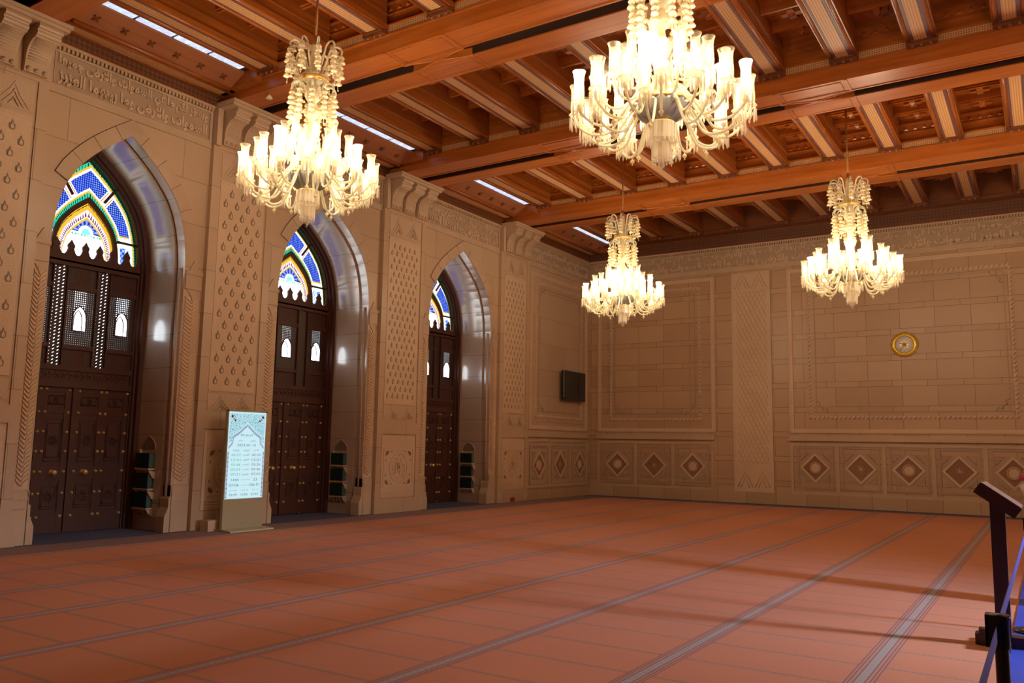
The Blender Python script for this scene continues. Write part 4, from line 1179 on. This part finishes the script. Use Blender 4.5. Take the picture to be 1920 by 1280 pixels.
# ------------------------------------------------------------------ chandeliers
def make_chandelier():
    e = empty('chandelier')
    # e sits at the lowest tip (z = 0)
    b_ = MB(); b_.tube([(0, 0, 2.42), (0, 0, 3.95)], .016, 8); b_.lathe([(.016, 2.40), (.05, 2.42), (.03, 2.50), (.016, 2.55)], 10)
    b_.lathe([(.0, 3.9), (.11, 3.9), (.07, 3.86), (.02, 3.80)], 12); b_.build('hanging_rod', simple('bronze_rod', (.42, .20, .07), .4, .6), e)
    s = MB(); s.lathe([(.03, .60), (.05, .75), (.10, .86), (.05, .98), (.03, 1.08), (.09, 1.18), (.11, 1.26), (.05, 1.34), (.04, 1.42), (.10, 1.47), (.12, 1.52), (.06, 1.58), (.05, 1.64), (.10, 1.70), (.11, 1.80), (.07, 1.90), (.14, 1.94), (.20, 1.97), (.10, 2.0), (.05, 2.1), (.06, 2.2), (.04, 2.42)], 18, (0, 0, 0), .06, 9)
    s.build('centre_stem', MT['bell'], e)
    g = MB(); g.lathe([(.14, 1.905), (.19, 1.91), (.195, 1.94), (.19, 1.955), (.15, 1.95)], 24); g.build('gilt_ring', MT['gold'], e)
    bs = MB(); bs.lathe([(.04, .47), (.10, .475), (.19, .53), (.265, .62), (.28, .655), (.22, .66), (.05, .67)], 64, (0, 0, 0), .06, 16); bs.build('fluted_basin', MT['steel'], e)
    bg = MB(); bg.lathe([(.268, .645), (.288, .65), (.288, .668), (.268, .675)], 48, (0, 0, 0), .03, 24); bg.lathe([(.11, .455), (.128, .46), (.128, .475), (.10, .485)], 32); bg.build('basin_rim', MT['gold'], e)
    # lower crystal drums
    dr = MB()
    for (r, z0, z1, nn_) in ((.135, .30, .46, 20), (.085, .12, .27, 14)):
        for k in range(nn_):
            a = 2*PI*k/nn_; c, s_ = math.cos(a), math.sin(a)
            dr.obox((r*c, r*s_, (z0+z1)/2), Vector((c, s_, 0)), Vector((-s_, c, 0)), Vector((0, 0, 1)), .010, r*PI/nn_*.75, (z1-z0)/2)
            dr.lathe([(0, z0-.045), (.012, z0-.02), (0, z0)], 5, (r*c, r*s_, 0))
        dr.lathe([(0, z0+.02), (r*.7, z0+.03), (r*.8, z1), (0, z1)], 12)
    dr.build('crystal_drum', MT['crystal'], e)
    fn = MB(); fn.lathe([(0, 0), (.012, .012), (.010, .03), (.03, .05), (.035, .07), (.015, .09), (.03, .11), (.02, .14), (.01, .2)], 12); fn.build('finial', MT['crystal'], e)
    # crown scrolls with strings of bells
    for (nn_, rs, zb, zt, nb, rr_, ph) in ((10, .28, 1.95, 2.40, 5, .345, 0), (11, .20, 1.80, 1.86, 6, .285, .35)):
        sc = MB(); arc = []
        h = zt-zb
        if h > .2:
            for t in range(15):
                u = t/14
                if u < .55: x = .07+u/.55*.12; z = zb+(u/.55)*h*.86
                else:
                    q = (u-.55)/.45*PI*1.15; x = .19+(rr_-.19)/2*(1-math.cos(q)); z = zb+h*.86+.07*math.sin(q)
                arc.append((x, 0, z))
        else:
            for t in range(13):
                q = t/12*PI*1.2; arc.append((.11+(rr_-.11)/2*(1-math.cos(q)), 0, zb+.08*math.sin(q)))
        sc.tube(arc, .013, 7)
        cu = arc[-1]
        curl = [(cu[0]-.03+.03*math.cos(q*.5), 0, cu[2]-.03*math.sin(q*.5)) for q in range(10)]
        sc.tube(curl, .010, 6); me = sc.mesh('crown_scroll', MT['arm'])
        bl_ = MB()
        for k in range(nb):
            z = cu[2]-.045-k*.066; x = rr_-.004
            bl_.lathe([(0, z+.03), (.020, z+.026), (.032, z+.008), (.042, z-.014), (.037, z-.017), (0, z-.004)], 8, (x+.012*math.sin(k*2), 0, 0))
            bl_.lathe([(0, z+.02), (.014, z+.016), (.022, z), (.028, z-.014), (0, z-.01)], 7, (x-.05, .022*(-1)**k, -.01))
        bl_.lathe([(0, -.03), (.012, -.01), (0, .01)], 6, (rr_, 0, cu[2]-.06-nb*.066))
        bl_.tube([(rr_-.004, 0, cu[2]), (rr_-.004, 0, cu[2]-.06-nb*.066)], .004, 4); bl_.tube([(rr_-.05, 0, cu[2]), (rr_-.05, 0, cu[2]-.05-(nb-1)*.066)], .004, 4); bl_.tube([(rr_-.055, 0, cu[2]-.02), (rr_, 0, cu[2]-.02)], .004, 4)
        bme = bl_.mesh('bell_string', MT['bell'])
        for k in range(nn_):
            a = 2*PI*k/nn_+ph
            o = bpy.data.objects.new('crown_scroll', me); COL.objects.link(o); o.parent = e; o.rotation_euler.z = a
            o2 = bpy.data.objects.new('bell_string', bme); COL.objects.link(o2); o2.parent = o
    # tiers of arms
    sh = MB(); sh.lathe([(.030, 0), (.045, .02), (.050, .08), (.046, .16), (.044, .22), (.050, .27), (.062, .30)], 16); sh_me = sh.mesh('glass_shade', MT['shade'])
    bu = MB(); bu.lathe([(.0, .05), (.016, .06), (.022, .09), (.022, .18), (.014, .22), (0, .24)], 10); bu_me = bu.mesh('bulb', MT['bulb'])
    pn = MB(); pn.lathe([(.02, -.10), (.034, -.07), (.016, -.05), (.03, -.02), (.062, .0), (.066, .012), (.03, .01), (.02, .02)], 12, (0, 0, 0), .06, 6)
    for k in range(8):
        a = k*PI/4; pn.lathe([(0, -.155), (.009, -.13), (.007, -.03), (0, -.01)], 5, (.056*math.cos(a), .056*math.sin(a), 0))
    pn_me = pn.mesh('drip_pan', MT['crystal'])
    pd = MB(); pd.lathe([(0, -.085), (.008, -.075), (.006, -.06), (.020, -.05), (.024, -.035), (.014, -.022), (.006, -.015), (.003, 0), (0, .0)], 8); pd_me = pd.mesh('pendant_drop', MT['bell'])
    tiers = [  # count, radius, shade base height, start r, start z, lowest r, lowest z, phase
        (16, .82, .60, .20, .68, .50, .41, 0.0, True), (8, .72, .50, .18, .62, .42, .33, .2, True),
        (12, .60, .80, .14, .80, .38, .62, .13, False), (8, .33, 1.03, .10, .98, .22, .88, 0.2, False)]
    for (nn_, rad, zb, r0, z0, r1, z1, ph, pend) in tiers:
        am = MB(); K = []
        ctrl = [(r0, z0), (r0+.05, z0+.03), (r1-.10, (z0+z1)/2), (r1, z1), (r1+(rad-r1)*.55, z1-.005), (rad-.01, z1+.10), (rad, zb-.02)]
        # catmull-rom through the control points
        cc_ = [ctrl[0]]+ctrl+[ctrl[-1]]
        for i in range(1, len(cc_)-2):
            for t in range(5):
                u = t/5; p0, p1, p2, p3 = cc_[i-1:i+3]
                K.append(tuple(.5*((2*p1[j])+(-p0[j]+p2[j])*u+(2*p0[j]-5*p1[j]+4*p2[j]-p3[j])*u*u+(-p0[j]+3*p1[j]-3*p2[j]+p3[j])*u**3) for j in (0, 1)))
        K.append(ctrl[-1])
        am.tube([(r, 0, z) for r, z in K], .0135, 7); am_me = am.mesh('arm', MT['arm'])
        lowp = min(K, key=lambda q: q[1])
        for k in range(nn_):
            a = 2*PI*k/nn_+ph
            o = bpy.data.objects.new('arm', am_me); COL.objects.link(o); o.parent = e; o.rotation_euler.z = a
            for nm, me, lc in (('glass_shade', sh_me, (rad, 0, zb)), ('bulb', bu_me, (rad, 0, zb)), ('drip_pan', pn_me, (rad, 0, zb))):
                q = bpy.data.objects.new(nm, me); COL.objects.link(q); q.parent = o; q.location = lc
            if pend:
                q = bpy.data.objects.new('pendant_drop', pd_me); COL.objects.link(q); q.parent = o; q.location = (lowp[0], 0, lowp[1]-.012)
    return e
CH = [(3.80, -15.13, 4.12, 'lit crystal chandelier at the upper left, in front of the middle doorway'), (8.57, -15.13, 4.04, 'largest lit crystal chandelier, nearest the camera at top centre right'),
      (4.06, -6.4, 3.95, 'small distant crystal chandelier hanging near the corner of the room'), (8.65, -6.4, 4.01, 'distant crystal chandelier hanging above and left of the gold clock'),
      ]
proto = None
lamps_only = [(13.0, -15.13, 4.04), (13.0, -6.4, 4.01)]
for k, (x, y, z, lb) in enumerate(CH):
    o = make_chandelier() if proto is None else copy_tree(proto)
    proto = proto or o
    o.location = (x, y, z); tag(o, lb, 'chandelier', 'crystal chandeliers')
def chandelier_lamps(x, y, z):
    """one small lamp in the mouth of a few of the shades of each tier"""
    sp = [(.82, .60+.265, 2*PI*k/16) for k in (0, 3, 6, 10, 13)]+[(.60, .80+.265, 2*PI*k/12+.13) for k in (1, 5, 9)]
    for (r, h, a) in sp:
        L = bpy.data.lights.new('shade_lamp', 'POINT'); L.energy = CH_POWER/8; L.color = (1.0, .84, .62); L.shadow_soft_size = .03
        o = bpy.data.objects.new('shade_lamp', L); COL.objects.link(o); o.location = (x+r*math.cos(a), y+r*math.sin(a), z+h)
for x, y, z, lb in CH: chandelier_lamps(x, y, z)
# the matching chandeliers of the third row hang outside the view, built the same
for k, (x, y, z) in enumerate(lamps_only):
    o = copy_tree(proto); o.location = (x, y, z)
    tag(o, ('crystal chandelier hanging beyond the right edge, level with the nearest pair', 'crystal chandelier hanging beyond the right edge, level with the distant pair')[k], 'chandelier', 'crystal chandeliers')
    chandelier_lamps(x, y, z)

# ------------------------------------------------------------------ wall clock
cx_, cz_ = 8.67, 4.05
e = empty('wall_clock', (cx_, 0, cz_)); tag(e, 'round gold framed wall clock on the back wall', 'clock')
f = MB(); RR = .315
f.lathe_x([(.20, -.02), (.215, -.055), (.24, -.065), (.26, -.05), (.285, -.045), (.30, -.02), (.30, 0)], 40, (0, 0, 0), 'y')
for k in range(28):
    a = k*PI/14; f.lathe_x([(.0, -.04), (.016, -.034), (.026, -.012), (.026, 0)], 8, (.298*math.cos(a), 0, .298*math.sin(a)), 'y')
for k in range(36):
    a = k*PI/18; f.lathe_x([(.0, -.062), (.010, -.058), (.014, -.045)], 6, (.272*math.cos(a), 0, .272*math.sin(a)), 'y')
f.build('clock_frame', MT['giltwood'], e)
d_ = MB(); d_.lathe_x([(0, -.025), (.212, -.025), (.212, -.01)], 40, (0, 0, 0), 'y'); d_.build('dial', simple('silvery_dial', (.78, .74, .72), .3), e)
t = MB()
for k in range(12):
    a = PI/2-(k+1)*PI/6; r0 = .165
    add_text(t, str(k+1), .05, lambda u, v, w_: (r0*math.cos(a)+u, -.027, r0*math.sin(a)+v))
t.build('numerals', simple('slate_numerals', (.12, .13, .22), .5), e)
o = MB(); o.lathe_x([(0, -.028), (.055, -.027), (.055, -.025)], 20, (0, 0, 0), 'y')
for k in range(8): a = k*PI/4; o.obox((.075*math.cos(a), -.026, .075*math.sin(a)), Vector((math.cos(a), 0, math.sin(a))), Vector((0, 1, 0)), Vector((-math.sin(a), 0, math.cos(a))), .03, .001, .008)
o.build('gilt_rosette', MT['giltwood'], e)
for nm, ang, L, wd_ in (('minute_hand', PI/2-36.5/60*2*PI, .165, .007), ('hour_hand', PI/2-(9.6/12)*2*PI, .10, .009)):
    h = MB(); c, s = math.cos(ang), math.sin(ang)
    h.obox((c*L*.42, -.031, s*L*.42), Vector((c, 0, s)), Vector((0, 1, 0)), Vector((-s, 0, c)), L*.58, .0015, wd_)
    h.build(nm, MT['blackp'], e)

# ------------------------------------------------------------------ television
e = empty('television', (-.1, -1.22, 3.1)); tag(e, 'black flat television mounted on the short wall near the room corner', 'television')
b_ = MB(); b_.box(.03, .10, -1.86, -.56, 2.72, 3.56); b_.box(.0, .03, -1.55, -.85, 2.9, 3.4); wpart(b_, 'tv_body', MT['blackp'], e)
b_ = MB(); b_.box(.10, .103, -1.80, -.62, 2.84, 3.50); wpart(b_, 'tv_screen', simple('tv_glass', (.012, .010, .009), .12), e)
b_ = MB(); b_.box(.10, .106, -1.87, -1.845, 2.80, 3.56); b_.box(.03, .106, -1.87, -.56, 3.56, 3.568); wpart(b_, 'silver_edge', MT['silver'], e)
b_ = MB(); b_.box(-.1, .02, -1.4, -1.0, 2.95, 3.3); wpart(b_, 'wall_bracket', MT['blackm'], e)

# ------------------------------------------------------------------ prayer time display
KX = .47; ky0, ky1 = -13.53, -12.73; kt = 1.93; kc = (ky0+ky1)/2
e = empty('information_display', (KX, kc, 0)); tag(e, 'tall beige standing display with a glowing pale blue prayer timetable', 'display')
b_ = MB(); b_.box(KX-.055, KX-.004, ky0, ky1, .03, kt); b_.box(KX-.004, KX+.004, ky0, ky1, .03, .50)
b_.box(KX-.004, KX+.006, ky0, ky0+.022, .5, kt); b_.box(KX-.004, KX+.006, ky1-.022, ky1, .5, kt); b_.box(KX-.004, KX+.006, ky0, ky1, kt-.028, kt)
wpart(b_, 'display_body', MT['kiosk'], e)
b_ = MB(); b_.prism([(KX-.14, 0), (KX+.25, 0), (KX+.24, .02), (KX+.0, .035), (KX-.14, .035)], lambda x, z: (x, ky0-.02, z), lambda x, z: (x, ky1+.05, z)); wpart(b_, 'base_plate', MT['kiosk'], e)
def emis(name, c, s):
    m, nt = mat(name); n = N(nt); e_ = n.n('ShaderNodeEmission'); e_.inputs[0].default_value = (*c, 1); e_.inputs[1].default_value = s; n.out(e_.outputs[0]); return m
sc_ = MB(); y0_, y1_ = ky0+.022, ky1-.022; z0_, z1_ = .505, kt-.03; SWd = y1_-y0_; SH = z1_-z0_
sc_.box(KX-.004, KX+.001, y0_, y1_, z0_, z1_)
scr = wpart(sc_, 'screen', emis('screen_glow', (.66, .93, 1.0), .82), e)
def sp(u, v, o=.002): return (KX+o, y0_+u*SWd, z1_-v*SH)      # u right, v down, both 0..1
def screen_part(name, mb, m): return wpart(mb, name, m, e, scr)
# spandrel pattern
b_ = MB(); AP = [(.10, .46), (.10, .36), (.17, .335), (.17, .28), (.30, .235), (.37, .195), (.44, .165), (.5, .13), (.56, .165), (.63, .195), (.70, .235), (.83, .28), (.83, .335), (.90, .36), (.90, .46)]
out = [(.03, .39), (.03, .02), (.97, .02), (.97, .39)]
b_.add([sp(*q, .0015) for q in [(.03, .02), (.03, .36), (.12, .345), (.12, .27), (.30, .215), (.44, .145), (.5, .11)]], [tuple(range(7))])
b_.add([sp(*q, .0015) for q in [(.97, .02), (.97, .36), (.88, .345), (.88, .27), (.70, .215), (.56, .145), (.5, .11)]], [tuple(range(7))])
b_.add([sp(*q, .0015) for q in [(.03, .02), (.5, .11), (.97, .02)]], [(0, 1, 2)])
m, nt = mat('screen_spandrel'); n = N(nt); v = n.n('ShaderNodeTexVoronoi'); v.inputs['Scale'].default_value = 26; n.link(n.obj(), v.inputs['Vector'])
cc = n.ramp(v.outputs[0], [(0, (.10, .36, .50)), (.3, (.25, .62, .74)), (.5, (.62, .88, .94)), (1, (.20, .50, .62))])
e_ = n.n('ShaderNodeEmission'); n.link(cc, e_.inputs[0]); e_.inputs[1].default_value = .8; n.out(e_.outputs[0])
screen_part('blue_floral_spandrels', b_, m)
b_ = MB()
def thick(pts, wd_, o=.003):
    P = offset(pts, wd_/2); Q = offset(pts, -wd_/2); n_ = len(P); v = [sp(*q, o) for q in P]+[sp(*q, o) for q in Q]
    b_.add(v, [(i, i+1, n_+i+1, n_+i) for i in range(n_-1)])
thick([(.03, .46), (.03, .99)], .035); thick([(.97, .46), (.97, .99)], .035)
thick([(.03, .42), (.13, .36), (.15, .29), (.30, .245), (.44, .18), (.5, .155), (.56, .18), (.70, .245), (.85, .29), (.87, .36), (.97, .42)], .030)
screen_part('lilac_border', b_, emis('lilac_border', (.42, .50, .72), .8))
b_ = MB()
for k in range(11):
    for u in (.03, .97):
        v_ = .48+k*.05; b_.add([sp(u-.018, v_, .004), sp(u, v_-.008, .004), sp(u+.018, v_, .004), sp(u, v_+.008, .004)], [(0, 1, 2, 3)])
for s in (-1, 1):
    for k in range(7): t_0 = (k+.5)/7; u = .5+s*(.04+t_0*.36); v_ = .172+t_0*.135; b_.add([sp(u-.016, v_, .004), sp(u, v_-.006, .004), sp(u+.016, v_, .004), sp(u, v_+.006, .004)], [(0, 1, 2, 3)])
screen_part('border_studs', b_, emis('border_studs', (.08, .15, .30), .8))
b_ = MB()
for s in (-1, 1):
    for (du, v_, r0) in ((.41, .055, .035), (.37, .085, .016), (.33, .10, .026)):
        u = .5+s*du; K = [(u+r0*math.cos(k*PI/5)*(1 if k % 2 else .75), v_+r0*.5*math.sin(k*PI/5)) for k in range(10)]
        b_.add([sp(*q, .004) for q in K], [tuple(range(10))])
screen_part('red_blossoms', b_, emis('red_blossoms', (.16, .02, .012), .8))
def txt(name, items, m):
    b_ = MB()
    for (s, u, v_, h, w_) in items:
        add_text(b_, s, .1, lambda a, b2, c2: (KX+.005, y0_+u*SWd+a, z1_-v_*SH+b2), 0, (w_*SWd, h*SH))
    screen_part(name, b_, m)
INK = emis('screen_ink', (.10, .20, .26), .8); GRN = emis('screen_green', (.16, .48, .42), .8); MAR = emis('screen_maroon', (.30, .14, .24), .8)
txt('clock_and_date', [('09:36:57', .5, .27, .024, .34), ('2023-01-15', .5, .385, .030, .50), ('1444', .24, .785, .030, .20), ('23', .78, .785, .030, .11), ('07:06', .22, .845, .030, .26), ('06:51', .77, .845, .030, .26)], INK)
txt('iqama_times', [(s, .24, .50+i*.0555, .028, .24) for i, s in enumerate(('05:57', '12:41', '03:46', '05:53', '07:21'))], GRN)
txt('adhan_times', [(s, .78, .50+i*.0555, .028, .24) for i, s in enumerate(('05:32', '12:21', '03:26', '05:46', '07:01'))], MAR)
txt('arabic_words', [(shape_ar('يناير'), .33, .333, .022, .12), (shape_ar('الاحد'), .66, .333, .022, .13), (shape_ar('الاقامة'), .23, .445, .022, .16), (shape_ar('الصلاة'), .5, .445, .022, .16), (shape_ar('الاذان'), .77, .445, .022, .14)]
    + [(shape_ar(s), .5, .50+i*.0555, .024, .17) for i, s in enumerate(('الفجر', 'الظهر', 'العصر', 'المغرب', 'العشاء'.replace('ء', '')))]
    + [(shape_ar('جمادى الاخرة'), .51, .785, .014, .24), (shape_ar('الشروق الضحى'), .5, .847, .012, .22), (shape_ar('منتصف الليل'), .20, .905, .016, .22), (shape_ar('اول الوقت'), .5, .905, .016, .20), (shape_ar('ثلث الليل'), .79, .905, .016, .18)], INK)
txt('night_times', [('03:09', .21, .955, .026, .20), ('12:00', .5, .955, .026, .19), ('02:45', .78, .955, .026, .19)], INK)
o = MB(); o.box(.12, .30, -13.66, -13.42, 0, .17); o.box(.30, .31, -13.66, -13.42, 0, .17); o = o.build('floor_box', MT['cream']); tag(o, 'small beige box on the carpet left of the prayer time display', 'box')
o = MB(); o.box(0, .02, -4.40, -4.22, .02, .11); o.cur = 0; o = o.build('floor_socket', MT['red']); tag(o, 'small red socket low on the pier past the farthest doorway', 'socket')
o = MB()

# ------------------------------------------------------------------ right edge: barrier, lectern, covering
o = MB(); o.box(11.20, 13.0, -24, -9.3, .0, .006); o = o.build('floor_covering', MT['bluecloth']); tag(o, 'bright blue floor covering behind the barrier at the right edge', 'floor covering')
def stanchion(y, lb):
    e = empty('belt_stanchion', (11.355, y, 0)); tag(e, lb, 'stanchion', 'belt barrier posts')
    b_ = MB(); b_.lathe([(.0, 0.006), (.16, .006), (.16, .02), (.05, .035), (.021, .04)], 28); b_.build('base', MT['blackm'], e)
    b_ = MB(); b_.lathe([(.021, .03), (.021, .82)], 20); b_.build('post', MT['blackm'], e)
    b_ = MB(); b_.lathe([(.024, .81), (.026, .82), (.026, .905), (.030, .908), (.030, .918), (0, .92)], 20); b_.box(-.044, -.036, -.028, .028, .815, .915); b_.box(-.044, .0, -.028, -.022, .815, .915); b_.box(-.044, .0, .022, .028, .905, .915)
    b_.box(-.044, .02, -.03, .03, .908, .918); b_.build('belt_head', MT['blackm'], e)
stanchion(-19.0, 'black barrier post in the bottom right corner, nearest the camera')
stanchion(-14.1, 'black barrier post at the right edge behind the lectern')
b_ = MB()
for (ya, yb) in ((-21.6, -19.03), (-18.97, -14.14)):
    b_.box(11.343, 11.3455, ya, yb, .835, .885)
b_.box(11.343, 11.3455, -19.03, -18.97, .835, .885)
o = b_.build('barrier_belt', MT['blue']); tag(o, 'blue webbing belt stretched between the black barrier posts', 'belt')
e = empty('lectern', (11.16, -14.8, 0)); tag(e, 'dark wooden lectern with a sloping top at the right edge', 'lectern')
ly = -14.8
b_ = MB(); b_.box(11.115, 11.215, ly-.05, ly+.05, .05, 1.10); wpart(b_, 'lectern_post', MT['lect'], e)
b_ = MB(); b_.box(10.975, 11.42, ly-.06, ly+.06, 0.006, .085); b_.box(11.00, 11.06, ly-.05, ly+.05, .085, .12); b_.box(11.12, 11.21, ly-.22, ly+.22, .006, .06); wpart(b_, 'lectern_foot', MT['lect'], e)
b_ = MB(); dv = Vector((.248, 0, -.178)).normalized(); nv = Vector((.178, 0, .248)).normalized()
cc_ = Vector((11.176, ly, 1.095)); b_.obox(cc_, dv, Vector((0, 1, 0)), nv, .160, .22, .045); wpart(b_, 'sloping_top', MT['lect'], e)
b_ = MB(); b_.obox(cc_+nv*.047+dv*.0, dv, Vector((0, 1, 0)), nv, .150, .21, .003); wpart(b_, 'top_edge_trim', simple('light_edge_trim', (.30, .20, .17), .25), e)

# ------------------------------------------------------------------ visitor at the right edge
PX, PY = 11.60, -12.6
e = empty('person', (PX, PY, 0)); tag(e, 'person in a pale robe and white headcloth, cut off by the right edge', 'person')
skin = simple('skin', (.42, .22, .14), .55); robe_m = simple('pale_robe_cloth', (.55, .38, .34), .8, 0, .1, 12); white_c = simple('white_headcloth', (.68, .64, .60), .8); redm = simple('red_trim', (.40, .03, .03), .7)
J = [((0, 0, .92), .13, .10), ((0, 0, 1.10), .12, .09), ((0, 0, 1.28), .145, .095), ((0, 0, 1.38), .10, .08), ((0, 0, 1.44), .05, .05), ((0, -.01, 1.54), .075, .09), ((0, -.01, 1.64), .065, .075),
     ((-.17, 0, 1.36), .055, .055), ((-.28, .02, 1.12), .045, .045), ((-.20, -.17, .98), .032, .03), ((.17, 0, 1.36), .055, .055), ((.23, .02, 1.08), .045, .045), ((.19, -.12, .86), .032, .03),
     ((-.09, 0, .84), .085, .085), ((-.09, 0, .46), .06, .06), ((-.09, .01, .09), .04, .04), ((-.09, -.12, .035), .04, .03), ((.09, 0, .84), .085, .085), ((.09, 0, .46), .06, .06), ((.09, .01, .09), .04, .04), ((.09, -.12, .035), .04, .03)]
ED = [(0, 1), (1, 2), (2, 3), (3, 4), (4, 5), (5, 6), (3, 7), (7, 8), (8, 9), (3, 10), (10, 11), (11, 12), (0, 13), (13, 14), (14, 15), (15, 16), (0, 17), (17, 18), (18, 19), (19, 20)]
for (w0, sx, idx) in ((9, 1, -1), (12, -1, -1)):                     # palms and five fingers each
    bx_, by_, bz_ = J[w0][0]; pi_ = len(J); J.append(((bx_+sx*.015, by_-.06, bz_-.03), .030, .016)); ED.append((w0, pi_))
    for f_ in range(5):
        off = (f_-2)*.017; ln = (.035, .062, .07, .064, .05)[f_]; k0 = len(J)
        J.append(((bx_+sx*.015+off, by_-.09-(0 if f_ else -.03), bz_-.045), .009, .009)); J.append(((bx_+sx*.02+off*1.1, by_-.09-ln*.7, bz_-.06-ln*.3), .008, .008)); J.append(((bx_+sx*.025+off*1.1, by_-.085-ln, bz_-.075-ln*.7), .007, .007))
        ED += [(pi_, k0), (k0, k0+1), (k0+1, k0+2)]
me = bpy.data.meshes.new('body'); me.from_pydata([q[0] for q in J], ED, []); me.materials.append(skin)
o = bpy.data.objects.new('body', me); COL.objects.link(o); o.parent = e
o.modifiers.new('skin', 'SKIN'); ss = o.modifiers.new('sub', 'SUBSURF'); ss.levels = 2; ss.render_levels = 2
for i, q in enumerate(J): me.skin_vertices[0].data[i].radius = (q[1], q[2]); me.skin_vertices[0].data[i].use_root = (i == 0)
b_ = MB(); nn_ = 28; prof = [(.30, .20, .03), (.27, .18, .4), (.23, .155, .8), (.205, .14, 1.0), (.20, .135, 1.15), (.215, .13, 1.32), (.17, .11, 1.41), (.075, .08, 1.46)]
vv = [(rx*(1+.05*math.cos(7*2*PI*i/nn_)*(1.4-z if z < 1.2 else 0))*math.cos(2*PI*i/nn_), ry*(1+.05*math.cos(7*2*PI*i/nn_)*(1.4-z if z < 1.2 else 0))*math.sin(2*PI*i/nn_), z) for rx, ry, z in prof for i in range(nn_)]
b_.add(vv, [(k*nn_+i, k*nn_+(i+1) % nn_, (k+1)*nn_+(i+1) % nn_, (k+1)*nn_+i) for k in range(len(prof)-1) for i in range(nn_)], True); b_.build('robe', robe_m, e)
for s_, el, wr in ((-1, (-.285, .02, 1.12), (-.22, -.13, 1.0)), (1, (.24, .02, 1.08), (.20, -.09, .90))):
    b_ = MB(); b_.tube([(s_*.13, 0, 1.40), (s_*.19, 0, 1.36), (s_*.24, .01, 1.25), el, wr], .072, 12, .058); b_.build('sleeve', white_c if s_ < 0 else robe_m, e)
b_ = MB(); b_.tube([(-.262, .0, 1.215), (-.272, .01, 1.19)], .073, 14); b_.tube([(-.20, -.01, 1.345), (-.212, -.01, 1.325)], .077, 14); b_.build('red_band', redm, e)
b_ = MB(); b_.lathe([(.115, 1.40), (.125, 1.46), (.10, 1.52), (.098, 1.60), (.088, 1.68), (.05, 1.725), (0, 1.735)], 20, (0, .018, 0)); b_.build('headcloth', white_c, e)
b_ = MB(); b_.prism([(-.014, 1.545), (.014, 1.545), (.006, 1.60), (-.006, 1.60)], lambda x, z: (x, -.085, z), lambda x, z: (x*.5, -.118 if z < 1.57 else -.10, z)); b_.build('nose', skin, e)
b_ = MB(); b_.tube([(-.022, -.094, 1.515), (0, -.100, 1.513), (.022, -.094, 1.515)], .005, 6); b_.build('mouth', redm, e)
for s_ in (-1, 1):
    b_ = MB(); b_.lathe([(0, -.009), (.010, -.004), (.010, .004), (0, .009)], 10, (s_*.030, -.088, 1.60)); b_.build('eye', MT['blackp'], e)
